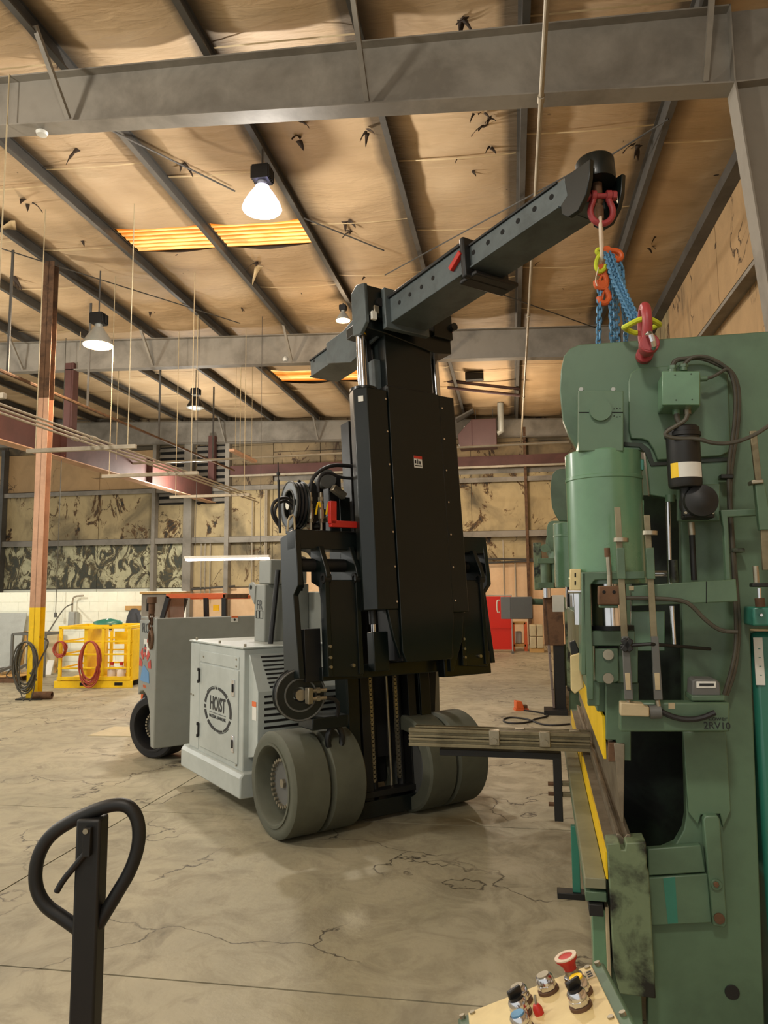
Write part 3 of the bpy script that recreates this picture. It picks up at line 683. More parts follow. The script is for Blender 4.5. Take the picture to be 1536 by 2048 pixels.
# ---- hose reels
def reel(par, c, r, wd, ax, mt='rub2', hole=.3):
    c = Vector(c); ax = Vector(ax).normalized()
    m = MB(); m.lathe([(r*hole, 0), (r, 0), (r*1.02, .06), (r, .12), (r*.84, .16), (r*.84, .84), (r, .88), (r*1.02, .94), (r, 1), (r*hole, 1), (r*hole, 0)], c-ax*wd/2, c+ax*wd/2, 36); o = m.build('hose_reel', M['blk'], par, smooth=35)
    m = MB(); n = 3
    a = ax.orthogonal().normalized(); b = ax.cross(a)
    for k in range(n):
        q = c+ax*wd*(-.28+.28*k)
        m.tube([q+(a*cos(t)+b*sin(t))*r*.9 for t in [2*pi*i/24 for i in range(24)]], wd*.12, 6, True)
    m.build('hose_coil', M[mt], o)
    for sd_ in (-1, 1):
        for q_ in (.97, .62): m = MB(); m.tube([c+ax*wd*.5*sd_+(a*cos(t)+b*sin(t))*r*q_ for t in [2*pi*i/28 for i in range(28)]], .006, 6, True); m.build('flange_rim', M['grey'], o)
    m = MB(); m.cyl(c-ax*wd*.62, c+ax*wd*.62, r*.22, n=12); m.build('reel_hub', M['silver'], o)
    if hole > .5:
        for k in range(4):
            t = pi*k/4; d = a*cos(t)+b*sin(t); m = MB(); m.beam(c-d*r*.7, c+d*r*.7, .018, .018, tuple(ax)); m.build('spoke', M['silver'], o)
    return o
pc = T.at(598, 1388, 1, CF+.14)
rl = reel(tr, pc, .165, .10, (-.25, -1, 0))
for dx, dz in ((0, .03), (0, -.02)):
    m = MB(); m.cyl(pc+Vector((.03, -.12, dz)), pc+Vector((.13, -.13, dz)), .013, n=8); m.cyl(pc+Vector((.06, -.12, dz)), pc+Vector((.085, -.125, dz)), .02, n=6); m.build('hose_fitting', M['silver'], rl)
m = MB(); m.box(pc[0]-.005, pc[0]+.03, pc[1]-.14, pc[1]-.09, pc[2]-.05, pc[2]+.05); m.build('swivel_block', M['silver'], rl, bev=.004)
m = MB(); m.tube([pc+Vector((.13, -.13, -.02)), pc+Vector((.22, -.12, -.04)), pc+Vector((.26, -.06, -.15)), pc+Vector((.22, -.02, -.25))], .014, 8, sm=2); m.build('hose', M['rub2'], tr)
pc2 = T.at(590, 1010, 1, -.02); reel(tr, pc2, .165, .09, (-1, .1, 0), hole=.62)
# hoses, ball valves, antenna, red guard above the carriage
def tp(px, py, y): return T.at(px, py, 1, y)
m = MB(); m.tube([tp(x, y, -.12) for x, y in ((620, 985), (622, 960), (640, 940), (665, 930), (690, 931), (712, 934))], .014, 8, sm=2); m.build('hose', M['rub2'], tr)
m = MB(); m.tube([tp(x, y, -.14) for x, y in ((637, 985), (636, 960), (645, 948), (660, 945), (680, 955), (706, 957))], .011, 8, sm=2); m.build('hose', M['rub2'], tr)
for k, pts in enumerate((((560, 1055), (543, 1030), (545, 1005), (565, 994), (585, 1000), (598, 1025)), ((560, 1050), (548, 1030), (552, 1010), (568, 1000), (582, 1008), (592, 1030)), ((592, 1030), (600, 1015), (615, 1010), (622, 1020)), ((590, 968), (605, 972), (615, 990), (618, 1040)), ((596, 962), (612, 968), (620, 990)))):
    m = MB(); m.tube([tp(x, y, -.10+.02*k) for x, y in pts], .011, 8, sm=2); m.build('hose', M['rub2'], tr)
for x in (621, 642):
    a, b = tp(x-1, 985, -.14), tp(x+1, 1062, -.14)
    v = MB(); v.cyl(a, a+(b-a)*.30, .013, n=10); v.cyl(a+(b-a)*.12, a+(b-a)*.22, .019, n=6); v.cyl(a+(b-a)*.30, a+(b-a)*.45, .018, n=6); v.cyl(a+(b-a)*.45, a+(b-a)*.68, .021, n=12); v.cyl(a+(b-a)*.68, a+(b-a)*.78, .016, n=6); v.cyl(a+(b-a)*.78, b, .010, n=8)
    vo = v.build('ball_valve', M['silver'], tr)
    h = MB(); c = a+(b-a)*.5; h.tube([c+Vector((.03, -.02, -.02)), c+Vector((.045, -.02, .06)), c+Vector((.06, -.02, .07)), c+Vector((.065, -.02, .03))], .007, 6, sm=1); h.build('valve_handle', M['yel'], vo)
a, b = tp(556, 925, -.16), tp(560, 1066, -.16); m = MB(); m.cyl(b, a+(b-a)*.25, .009, n=8); m.cyl(a+(b-a)*.3, a, .004, n=6); m.cyl(a+(b-a)*.18, a+(b-a)*.14, .013, n=8); m.build('antenna', M['blk2'], tr)
a, b, c = tp(663, 1003, -.26), tp(664, 1048, -.26), tp(718, 1049, -.26)
m = MB(); m.box(a[0]-.024, a[0]+.024, -.29, -.25, b[2], a[2]); m.build('red_guard_upright', M['red'], tr, bev=.003)
m = MB(); m.box(b[0]-.02, c[0]+.03, -.29, -.25, b[2]-.022, b[2]+.022); m.build('red_guard_bar', M['red'], tr, bev=.003)
m = Mb(); m.box(.50, .60, .0, .12, 1.85, 2.35); m.build('mast_channel', M['blk2'], tr, bev=.004)
m = Mb(); m.box(.36, .46, .02, .1, 1.85, 2.3); m.build('mast_channel', M['blk2'], tr, bev=.004)
a = tp(645, 960, .15); m = MB(); m.cyl(a, a+Vector((.0, -.08, 0)), .07, n=20); m.build('work_lamp', M['grey'], tr)
a = tp(665, 975, .0); m = MB(); m.beam(a, a+Vector((.10, 0, -.06)), .05, .05); m.build('work_lamp_arm', M['silver'], tr, bev=.005)
m = MB(); a, b = tp(575, 1062, -.2), tp(577, 1035, -.2); c = tp(588, 1028, -.2); d = tp(590, 1062, -.2); m.tube([a, b, c, d], .007, 6, sm=1); m.build('lamp_bracket', M['beige'], tr)
for k, (x, y) in enumerate(((600, 1035), (612, 1045), (606, 1055), (628, 1050), (646, 1040))):
    a = tp(x, y, -.02); m = MB(); m.cyl(a, a+Vector((.0, -.09, .0)), .022, n=10); m.cyl(a+Vector((0, -.09, 0)), a+Vector((0, -.11, 0)), .013, n=6); m.build('pump_fitting', M['blk2'] if k % 2 else M['silver'], tr)
a = tp(612, 1050, .0); MB().box(a[0]-.1, a[0]+.16, -.0, .12, a[2]-.06, a[2]+.12).build('valve_block', M['blk2'], tr, bev=.006)
a = tp(590, 1152, -.1); m = MB()
for k in range(5): m.tube([tp(588+k*4, 1120+k*6, -.05), tp(592+k*3, 1150, -.08), tp(586+k*5, 1175, -.05)], .008, 6, sm=1)
m.build('hose_bundle', M['rub2'], tr)
MB().box(a[0]-.03, a[0]+.06, -.1, -.02, a[2]-.10, a[2]-.03).build('solenoid_block', M['slot'], tr, bev=.003)
m = MB(); m.cyl(a+Vector((.03, 0, .08)), a+Vector((.03, -.05, .08)), .05, n=16); m.build('gauge', M['ltgrey'], tr)
# ---- big mast enclosure
EY = -.55
m = Mb(); m.prism([(.69, 0, 2.90), (1.14, 0, 2.90), (1.14, 0, 1.28), (1.10, 0, .99), (.72, 0, .99), (.69, 0, 1.06)], 1, EY, EY+.03); fp = m.build('mast_front_plate', M['blk'], tr, bev=.003)
def cover(sg, x0, x1, z0, z1):
    m = Mb(); c = [(x0, EY+.01, 0), (x0+(x1-x0)*.72, EY+.01, 0), (x1, EY+.09, 0), (x1+sg*-.03, EY+.19, 0), (x0, EY+.26, 0)]
    m.prism(c, 2, z0, z1); return m.build('cylinder_cover', M['blk'], tr, bev=.006)
cv = cover(-1, .685, .455, 1.34, 2.87); c2 = cover(1, 1.145, 1.345, 1.31, 2.90)
m = Mb(); m.prism([(.685, 0, 1.34), (.60, 0, 1.34), (.64, 0, 1.15), (.685, 0, 1.02)], 1, EY+.02, EY+.05); m.build('cover_skirt', M['blk'], tr, bev=.003)
m = Mb(); m.prism([(1.145, 0, 1.31), (1.30, 0, 1.32), (1.27, 0, 1.12), (1.17, 0, .90), (1.145, 0, .90)], 1, EY+.08, EY+.12); m.build('cover_skirt', M['blk'], tr, bev=.003)
m = Mb(); m.lathe([(.085, 0), (.10, .5), (.10, 1), (0, 1), (0, 0), (.085, 0)], (.575, EY+.14, 2.865), (.575, EY+.14, 2.90), 24); m.build('cover_cap', M['blk'], cv)
m = Mb(); m.lathe([(.085, 0), (.095, .5), (.095, 1), (0, 1), (0, 0), (.085, 0)], (1.25, EY+.18, 2.895), (1.25, EY+.18, 2.93), 24); m.build('cover_cap', M['blk'], c2)
for k in range(7):
    z = 2.80-k*.235
    m = Mb(); m.cyl((.665, EY+.012, z), (.665, EY-.002, z), .007, n=8); m.build('screw', M['chrome'], cv)
    m = Mb(); m.cyl((1.165, EY+.012, z), (1.165, EY-.002, z), .007, n=8); m.build('screw', M['chrome'], c2)
m = Mb(); m.box(1.343, 1.352, EY+.13, EY+.14, 1.31, 2.1); m.build('edge_trim', M['chrome'], c2)
q = Mf.at(836, 924, 1, EY); m = Mb(); m.box(q[0]-.035, q[0]+.035, EY-.002, EY, q[2]-.042, q[2]+.042); lb = m.build('warning_label', M['decalW'], fp, smooth=0)
m = Mb(); m.box(q[0]-.035, q[0]+.035, EY-.004, EY-.001, q[2]+.022, q[2]+.042); m.build('label_band', M['decalR'], lb, smooth=0)
for dx, dz, wx, wz in ((-.024, .0, .006, .012), (-.005, .0, .003, .018), (.006, -.003, .003, .012), (.016, -.006, .004, .012), (0, -.028, .028, .004)):
    m = Mb(); m.box(q[0]+dx-wx, q[0]+dx+wx, EY-.004, EY-.001, q[2]+dz-wz, q[2]+dz+wz); m.build('label_symbol', M['logo'], lb, smooth=0)
q = Mf.at(711, 776, 1, EY+.1); m = Mb(); m.beam((.474, EY+.058, 2.79), (.498, EY+.030, 2.79), .004, .04); m.build('small_label', M['decalW'], cv, smooth=0)
m = Mb(); m.box(.70, 1.14, EY+.03, EY+.30, 1.0, 2.92); m.build('mast_core', M['blk2'], tr, bev=.004)
m = Mb(); m.cyl((.56, EY+.14, 1.36), (.56, EY+.14, 1.25), .03, n=14); m.build('cylinder_end', M['blk2'], tr)
m = Mb(); m.cyl((.56, EY+.14, 1.26), (.56, EY+.14, 1.18), .018, n=12); m.build('cylinder_rod', M['chrome'], tr)
m = Mb(); m.box(.54, .66, EY+.12, EY+.2, .94, 1.20); m.build('rod_anchor', M['blk'], tr, bev=.006)
# upper inner mast, chrome rods, crosshead
m = Mb(); m.box(.72, 1.13, EY+.05, EY+.26, 2.88, 3.33); m.build('inner_mast', M['blk'], tr, bev=.004)
m = Mb(); m.box(.665, .72, EY+.12, EY+.2, 2.9, 3.14); m.build('inner_mast_flange', M['boom'], tr, bev=.003)
m = Mb(); m.box(.66, .70, EY+.2, EY+.26, 2.9, 3.33); m.build('inner_mast_flange', M['blk2'], tr, bev=.003)
m = Mb(); m.cyl((.575, EY+.14, 2.88), (.575, EY+.14, 3.33), .037, n=24); r1 = m.build('lift_rod', M['chrome'], tr)
m = Mb(); m.cyl((1.265, EY+.18, 2.9), (1.265, EY+.18, 3.30), .032, n=24); m.build('lift_rod', M['chrome'], tr)
m = Mb(); m.cyl((.575, EY+.14, 3.31), (.575, EY+.14, 3.34), .040, n=20); m.build('rod_collar', M['yel'], tr)
m = Mb(); m.prism([(.54, 0, 3.32), (.54, 0, 3.40), (1.32, 0, 3.42), (1.32, 0, 3.26), (1.16, 0, 3.24), (.70, 0, 3.31)], 1, EY+.03, EY+.28); m.build('crosshead', M['blk'], tr, bev=.006)
# boom clamp block (light on the left face put into its paler colour)
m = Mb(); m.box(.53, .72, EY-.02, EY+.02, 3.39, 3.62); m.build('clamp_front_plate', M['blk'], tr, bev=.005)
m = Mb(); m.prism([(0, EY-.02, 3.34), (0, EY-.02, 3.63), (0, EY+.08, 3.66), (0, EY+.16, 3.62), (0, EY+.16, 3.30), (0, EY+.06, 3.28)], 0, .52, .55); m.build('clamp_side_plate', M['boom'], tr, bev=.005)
m = Mb(); m.box(.55, .70, EY, EY+.12, 3.58, 3.61); m.build('clamp_top', M['blk'], tr, bev=.004)
m = Mb(); m.cyl((.64, EY-.02, 3.50), (.64, EY-.045, 3.50), .032, n=20); m.build('clamp_pin', M['blk2'], tr)
m = Mb(); m.beam((.585, EY-.03, 3.44), (.625, EY-.03, 3.44), .06, .02, (0, 1, 0)); m.build('pin_keeper', M['silver'], tr, bev=.003)
m = Mb(); m.box(.56, .60, EY-.045, EY-.02, 3.36, 3.42); m.build('small_label', M['decalW'], tr, bev=.002)
m = Mb(); m.box(1.14, 1.32, EY, EY+.2, 3.36, 3.56); m.build('clamp_block', M['blk'], tr, bev=.006)
m = Mb(); m.cyl((1.32, EY+.02, 3.46), (1.32, EY-.03, 3.46), .03, n=16); m.build('clamp_pin', M['blk2'], tr)
# rear gusset plates round the boom
m = Mb(); m.prism([(0, EY+.1, 3.30), (0, EY+.1, 3.64), (0, EY+.55, 3.53), (0, .28, 3.53), (0, .28, 3.36), (0, -.08, 3.24)], 0, .685, .705); m.build('boom_cheek', M['boom'], tr, bev=.003)
m = Mb(); m.prism([(0, EY+.1, 3.30), (0, EY+.1, 3.64), (0, EY+.55, 3.53), (0, .28, 3.53), (0, .28, 3.36), (0, -.08, 3.24)], 0, .985, 1.005); m.build('boom_cheek', M['boom'], tr, bev=.003)
m = Mb(); m.cyl((.675, -.15, 3.44), (.70, -.15, 3.44), .05, n=24); m.build('cheek_boss', M['boom'], tr)
# boom
bx0, bx1 = .72, .97
bo = thing_boom = None
m = Mb(); m.box(bx0, bx1, -2.31, .62, 3.365, 3.51)
bo = m.build('telescopic_boom', M['boom'], tr, bev=.004)
m = Mb(); m.box(bx0-.012, bx1+.012, -2.20, .62, 3.502, 3.516); m.build('boom_flange', M['blk2'], bo, bev=.002)
m = Mb(); m.box(bx0-.012, bx1+.012, -2.20, .62, 3.36, 3.372); m.build('boom_flange', M['boom'], bo, bev=.002)
sl = Mb(); sl.box(bx0-.03, bx1+.03, -1.44, -.60, 3.34, 3.53); slo = sl.build('boom_sleeve', M['boom'], tr, bev=.004)
m = Mb(); m.box(bx0-.045, bx1+.045, -1.44, -.60, 3.52, 3.54); m.build('sleeve_flange', M['blk2'], slo, bev=.002)
m = Mb(); m.box(bx0-.05, bx1+.07, -1.47, -1.43, 3.30, 3.565); m.build('sleeve_collar', M['blk2'], slo, bev=.012)
m = Mb(); m.box(bx0-.01, bx1+.10, -1.52, -1.36, 3.30, 3.33); m.build('sleeve_lip', M['blk2'], slo, bev=.01)
m = Mb(); m.box(bx0-.07, bx1+.06, -.63, -.585, 3.30, 3.60); m.build('sleeve_collar', M['boom'], slo, bev=.004)
holes = [(1103, 394), (1069, 418), (1036, 442), (1005, 464), (976, 485), (947, 505)]
for px, py in holes:
    q = Mf.at(px, py, 0, bx0); m = Mb(); m.cyl((bx0-.002, q[1], q[2]), (bx0+.02, q[1], q[2]), .016, n=16); m.build('pin_hole', M['slot'], bo)
for px, py in ((866, 556), (843, 574), (820, 589), (799, 605)):
    q = Mf.at(px, py, 0, bx0-.03); m = Mb(); m.cyl((bx0-.033, q[1], q[2]), (bx0-.01, q[1], q[2]), .015, n=16); m.build('pin_hole', M['slot'], slo)
for px, py in ((677, 696), (658, 709), (628, 722)):
    q = Mf.at(px, py, 0, bx0); m = Mb(); m.cyl((bx0-.002, q[1], q[2]), (bx0+.02, q[1], q[2]), .013, n=16); m.build('pin_hole', M['slot'], bo)
q = Mf.at(913, 522, 0, bx0-.04); m = Mb(); m.beam((bx0-.045, q[1]+.055, q[2]-.035), (bx0-.045, q[1]-.055, q[2]+.03), .03, .035, (0, 0, 1)); pinb = m.build('locking_pin', M['red'], slo, bev=.004)
# boom head: forked plates, round top, swivel
m = Mb(); m.prism([(0, -2.26, 3.50), (0, -2.44, 3.50), (0, -2.42, 3.40), (0, -2.39, 3.33), (0, -2.33, 3.27), (0, -2.26, 3.27), (0, -2.22, 3.31), (0, -2.22, 3.36), (0, -2.27, 3.39)], 0, bx0-.015, bx0+.015); m.build('head_plate', M['blk'], bo, bev=.004)
m = Mb(); m.prism([(0, -2.26, 3.50), (0, -2.44, 3.50), (0, -2.42, 3.40), (0, -2.39, 3.33), (0, -2.33, 3.27), (0, -2.26, 3.27), (0, -2.22, 3.31), (0, -2.22, 3.36), (0, -2.27, 3.39)], 0, bx1-.015, bx1+.015); m.build('head_plate', M['blk'], bo, bev=.004)
hc = Vector((.85, -2.36, 0)); hp = Mf.at(1193, 340, 0, .86); hy = hp[1]
m = Mb(); m.lathe([(0, 0), (.097, 0), (.10, .06), (.10, .94), (.095, 1), (0, 1)], (.85, hy, 3.455), (.85, hy, 3.585), 40); m.build('boom_head', M['blk'], bo, smooth=40)
m = Mb(); m.box(.77, .93, hy+.02, -2.25, 3.40, 3.54); m.build('head_block', M['blk'], bo, bev=.01)
# the swivel hangs plumb
hw = Mf.w((.85, hy, 3.455)); hl = T.loc(hw)
q1 = T.at(1200, 440, 0, hl[0])
m = MB(); m.lathe([(0, 0), (.026, 0), (.026, .45), (.03, .5), (.02, .6), (.03, .7), (.028, 1), (0, 1)], (hl[0], hl[1], hl[2]), (hl[0], hl[1], hl[2]-.20), 20); m.build('swivel_shank', M['rust'], bo)
m = MB(); m.tube([(hl[0]-.02, hl[1], hl[2]-.12), (hl[0]-.02, hl[1], hl[2]-.22), (hl[0]+.02, hl[1], hl[2]-.22), (hl[0]+.02, hl[1], hl[2]-.12)], .017, 8, sm=1); m.build('swivel_eye', M['rust'], bo)

# ================================================================== RIGGING under the boom head
HW = T.w((hl[0], hl[1], hl[2]-.20))     # eye, world
camr = RT0.copy(); camf = Vector((-sin(YAW), cos(YAW), 0))
G = Fr(HW, camr, camf, (0, 0, 1))
def gp(px, py, d=0): return G.w(G.at(px, py, 1, d))
def link(m, c, up, side, L=.042, Wd=.026, r=.0055, n=6):
    c = Vector(c); up = Vector(up).normalized(); side = Vector(side); side = (side-up*side.dot(up)).normalized(); P = []
    hl_ = (L-Wd)/2
    for k in range(10):
        a = 2*pi*k/10; P.append(c+side*(cos(a)*Wd/2)+up*(sin(a)*Wd/2+(hl_ if sin(a) > 0.01 else -hl_ if sin(a) < -.01 else 0)))
    m.tube(P, r, n, True)
def bow(name, label, c, s, z0, mats, flip=1, side=camr, group=None):
    """anchor shackle in the plane (side, z); c = pin centre (world)"""
    o = thing(name, label, 'shackle', c, 0, group)
    sd = side; zz = Vector((0, 0, flip))
    P = [sd*(-.5*s)+zz*0, sd*(-.52*s)-zz*.35*s, sd*(-.78*s)-zz*.95*s, sd*(-.72*s)-zz*1.5*s, sd*(-.3*s)-zz*1.95*s, sd*(.3*s)-zz*1.95*s, sd*(.72*s)-zz*1.5*s, sd*(.78*s)-zz*.95*s, sd*(.52*s)-zz*.35*s, sd*(.5*s)+zz*0]
    m = MB(); m.tube(P, s*.21, 12, sm=2); m.build('bow', mats, o)
    for k in (-1, 1):
        m = MB(); m.cyl(sd*(k*.34*s), sd*(k*.68*s), s*.36, n=18); m.build('eye', mats, o, bev=.002)
    m = MB(); m.cyl(sd*(-.95*s), sd*(.95*s), s*.19, n=14); m.cyl(sd*(-1.15*s), sd*(-.80*s), s*.36, n=6); m.build('pin', mats, o, bev=.001)
    m = MB(); m.cyl(sd*(.75*s), sd*(1.02*s), s*.34, n=6); m.build('nut', mats, o, bev=.001)
    m = MB(); m.tube([sd*(1.0*s)+zz*.3*s, sd*(1.12*s)-zz*.1*s, sd*(1.1*s)-zz*.6*s, sd*(1.04*s)-zz*.3*s], s*.03, 5, sm=1); m.build('cotter', M['silver'], o)
    return o
c1 = gp(1202, 392, -.03)
bow('bow_shackle', 'red bow shackle pinned through the eye at the end of the black boom', c1, .078, 0, M['shred'])
mlc = gp(1203, 480)
ml = thing('master_link', 'long pale steel master link hanging in the red bow shackle', 'link', mlc)
m = MB(); P = []
for k in range(16):
    a = 2*pi*k/16; P.append(Vector((0, 0, 0))+(camr*.35+camf*.94)*(cos(a)*.045)+Vector((0, 0, sin(a)*.05+(.07 if sin(a) > .01 else -.07 if sin(a) < -.01 else 0))))
m.tube(P, .010, 10, True, sm=1); m.build('ring', M['plastic'], ml)
# shackle resting against the press
c2w = gp(1292, 700, -.9)
PFo = None
def hook(label, c, d, s, group='orange grab hooks'):
    o = thing('grab_hook', label, 'hook', c, 0, group); d = Vector(d).normalized(); b = camf
    a = d.cross(b).normalized()
    m = MB(); m.tube([d*0+a*.0, d*.45*s+a*.15*s, d*.8*s+a*.12*s, d*1.0*s-a*.15*s, d*.85*s-a*.42*s, d*.55*s-a*.38*s], s*.17, 10, sm=2); m.build('hook_body', M['orange'], o)
    m = MB(); m.cyl(-b*s*.16, b*s*.16, s*.28, n=14); m.build('hook_eye', M['orange'], o, bev=.002)
    m = MB(); m.beam(d*.35*s-a*.1*s, d*.75*s-a*.3*s, s*.1, s*.3, b); m.build('hook_latch', M['orange'], o, bev=.002)
    return o
hook('orange grab hook lying sideways at top of the blue chains', gp(1213, 502), camr*1+Vector((0, 0, -.25)), .085)
hook('orange grab hook hanging on the left over the blue chains', gp(1203, 540), Vector((0, 0, -1))+camr*.15, .10)
o = hook('lowest orange shortening hook on the left blue chain', gp(1206, 572), Vector((0, 0, -1))+camr*.25, .095)
def chain(label, pts, seed=0, L=.040, Wd=.025):
    P = [gp(*p) for p in pts]; o = thing('blue_chain', label, 'chain', P[0], 0, 'blue chain strands'); m = MB()
    org = P[0]; total = [0]
    for a, b in zip(P, P[1:]): total.append(total[-1]+(b-a).length)
    step = L*.68; n = int(total[-1]/step); tw = seed
    for k in range(n+1):
        s_ = k*step; i = 0
        while i < len(total)-2 and total[i+1] < s_: i += 1
        a, b = P[i], P[i+1]; t = (s_-total[i])/max(1e-6, (b-a).length); c = a+(b-a)*t; up = (b-a)
        sd = (camr if k % 2 == 0 else camf)*cos(tw)+(camf if k % 2 == 0 else -camr)*sin(tw)
        link(m, c-org, up, sd, L, Wd); tw += .03
    m.build('links', M['blue'], o, kind='stuff'); return o
chain('leftmost vertical blue chain strand hanging under the orange hook', [(1200, 580), (1198, 640), (1196, 720, .03), (1196, 790, .05)])
chain('middle vertical blue chain strand, second from the left', [(1218, 520), (1222, 600), (1224, 660), (1225, 740, .05)], .4)
chain('vertical blue chain strand right of the middle one', [(1228, 530, .02), (1233, 600, .02), (1234, 660, .02), (1235, 740, .05)], 1.0)
chain('blue chain strand hanging just left of the yellow strap', [(1243, 540, .02), (1246, 600, .02), (1252, 660, .02), (1250, 740, .05)], .2)
chain('long slanting blue chain from orange hook to red shackle, left of its pair', [(1212, 508, -.03), (1230, 565, -.2), (1246, 600, -.35), (1264, 640, -.5)], .6, .036, .024)
chain('long slanting blue chain from orange hook to red shackle, right of its pair', [(1222, 508, -.02), (1240, 560, -.2), (1254, 595, -.35), (1274, 636, -.5)], 1.1, .036, .024)
chain('short looped blue chain strand on the right beneath the orange hook', [(1236, 522, .01), (1243, 536, .01), (1246, 565, .02), (1243, 595, .03)], .3)
st = thing('sling_strap', 'bright yellow strap knotted at the orange hook under the long pale link', 'strap', gp(1197, 505))
oo = st.location
m = MB(); m.tube([gp(x, y, -.02)-oo for x, y in ((1206, 500), (1194, 498), (1193, 506), (1200, 508), (1193, 520), (1191, 535), (1198, 545), (1208, 540), (1212, 530))], .011, 7, sm=2); m.build('webbing', M['lime'], st)
m = MB(); m.tube([gp(x, y, -.03)-oo for x, y in ((1197, 535), (1190, 560), (1194, 572))], .003, 5, sm=1); m.build('loose_thread', M['plastic'], st)

# ================================================================== PRESS BRAKE
po = W.at(1120, 2110, 2, 0); PD = -2.15
P_ = yawfr(po[0], po[1], PD)
pr = thing('press_brake', 'large near green hydraulic press brake with open throat, right foreground', 'press', po, PD)
def pp(px, py, y=0.): return P_.at(px, py, 1, y)
def pplate(name, pts, y0, th_, mt, bev=.003, par=None):
    m = MB(); m.prism([pp(x, y, y0) for x, y in pts], 1, y0, y0+th_); return m.build(name, M[mt], par or pr, bev=bev)
def pbox(name, x0, y0, x1, y1, yy, th_, mt, bev=.003, par=None):
    return pplate(name, [(x0, y0), (x1, y0), (x1, y1), (x0, y1)], yy, th_, mt, bev, par)
def pcyl(name, px0, py0, px1, py1, rpx, yy, mt, par=None, n=20, dpt=0):
    a, b = pp(px0, py0, yy), pp(px1, py1, yy); r = abs(pp(px0+rpx, py0, yy)[0]-a[0])
    m = MB(); m.cyl(a, b, r, n=n); return m.build(name, M[mt], par or pr, smooth=40)
def pbolt(px, py, yy, rpx, mt='green', par=None, th_=.012, n=6):
    a = pp(px, py, yy); r = abs(pp(px+rpx, py, yy)[0]-a[0]); m = MB(); m.cyl(a, a+Vector((0, -th_, 0)), r, n=n); return m.build('bolt', M[mt], par or pr, bev=.001)
outline = [(1122, 740), (1128, 712), (1140, 697), (1158, 689), (1600, 658), (1600, 1260), (1500, 1258), (1532, 2118), (1296, 2118), (1294, 1702), (1325, 1700), (1352, 1688), (1368, 1660), (1373, 1630), (1368, 1440), (1362, 1060), (1360, 1000), (1300, 990), (1290, 900), (1248, 900), (1155, 898), (1138, 870), (1126, 840), (1120, 780)]
pplate('side_frame', outline, 0, .05, 'green', .004)
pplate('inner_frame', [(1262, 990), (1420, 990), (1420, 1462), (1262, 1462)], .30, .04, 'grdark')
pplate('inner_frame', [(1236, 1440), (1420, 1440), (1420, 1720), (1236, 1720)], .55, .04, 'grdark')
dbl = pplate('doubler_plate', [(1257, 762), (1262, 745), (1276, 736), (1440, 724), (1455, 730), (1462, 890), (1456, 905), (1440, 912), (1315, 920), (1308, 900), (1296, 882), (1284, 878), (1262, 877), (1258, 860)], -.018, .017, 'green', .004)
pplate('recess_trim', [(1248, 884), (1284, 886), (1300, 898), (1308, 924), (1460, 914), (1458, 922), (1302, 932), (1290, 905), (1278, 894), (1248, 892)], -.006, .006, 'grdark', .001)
# cylinder and mounting block
mbk = pbox('mounting_block', 1157, 781, 1247, 902, -.13, .20, 'green', .003)
pcyl('pivot_plug', 1201, 822, 1201, 822.001, 22, -.132, 'green') if False else None
a = pp(1201, 822, -.13); m = MB(); m.cyl(a, a+Vector((0, -.014, 0)), abs(pp(1223, 822, -.13)[0]-a[0]), n=32); m.build('pivot_plug', M['green'], mbk)
for xa, xb in ((1158, 1178), (1224, 1246)): pbox('joint_line', xa, 824, xb, 825.5, -.1315, .003, 'slot', 0, mbk)
for x in (1162, 1226): pbolt(x, 780, -.1, 5, 'ltgrey', mbk)
for x, y in ((1228, 818), (1234, 817), (1240, 817), (1228, 832), (1234, 834), (1240, 833)): pbolt(x, y, -.13, 1.3, 'slot', mbk, .002)
ca = pp(1205, 908, 0); cb = pp(1209, 1168, 0); R_ = .135
m = MB(); m.lathe([(0, 0), (R_*.96, 0), (R_, .01), (R_, .19), (R_*1.02, .195), (R_*1.02, .215), (R_, .22), (R_, .95), (R_*1.03, .955), (R_*1.03, 1), (0, 1)], (ca[0], 0, ca[2]), (ca[0], 0, cb[2]), 48); cyl_ = m.build('hydraulic_cylinder', M['green2'], pr, smooth=40)
a = pp(1212, 1168, .02); b = pp(1214, 1250, .02); m = MB(); m.cyl((ca[0], 0, a[2]), (ca[0], 0, b[2]), .062, n=32); m.build('cylinder_rod', M['chrome'], pr)
m = MB(); m.cyl((ca[0], 0, b[2]), (ca[0], 0, b[2]-.02), .085, n=32); m.build('rod_flange', M['blk2'], pr)
m = MB(); m.cyl((ca[0]-.10, .05, a[2]+.02), (ca[0]-.10, .05, b[2]), .02, n=16); m.build('guide_rod', M['chrome'], pr)
pbox('cylinder_link', 1277, 1000, 1288, 1100, -.04, .03, 'green2'); pbox('cylinder_link', 1275, 918, 1288, 940, -.04, .03, 'teal')
# ram: beam running to the far frame, gib, yokes
LEN = 2.95
def pbar(name, a, b, y0, y1, mt, bev=.004, par=None):
    p, q = pp(*a, y0), pp(*b, y0); return MB().box(min(p[0], q[0]), max(p[0], q[0]), y0, y1, min(p[2], q[2]), max(p[2], q[2])).build(name, M[mt], par or pr, bev=bev)
ram = pbar('ram_beam', (1187, 1250), (1262, 1425), .02, LEN, 'green')
pbar('ram_lower_beam', (1212, 1425), (1262, 1490), .02, LEN, 'green')
rm = pbar('ram_warning_strip', (1204, 1432), (1213, 1518), .0, LEN, 'yel', .001)
pplate('ram_end_plate', [(1212, 1365), (1262, 1365), (1262, 1522), (1235, 1520), (1232, 1480), (1212, 1480)], -.03, .04, 'green')
pbox('ram_clamp', 1217, 1486, 1234, 1524, -.035, .03, 'rust')
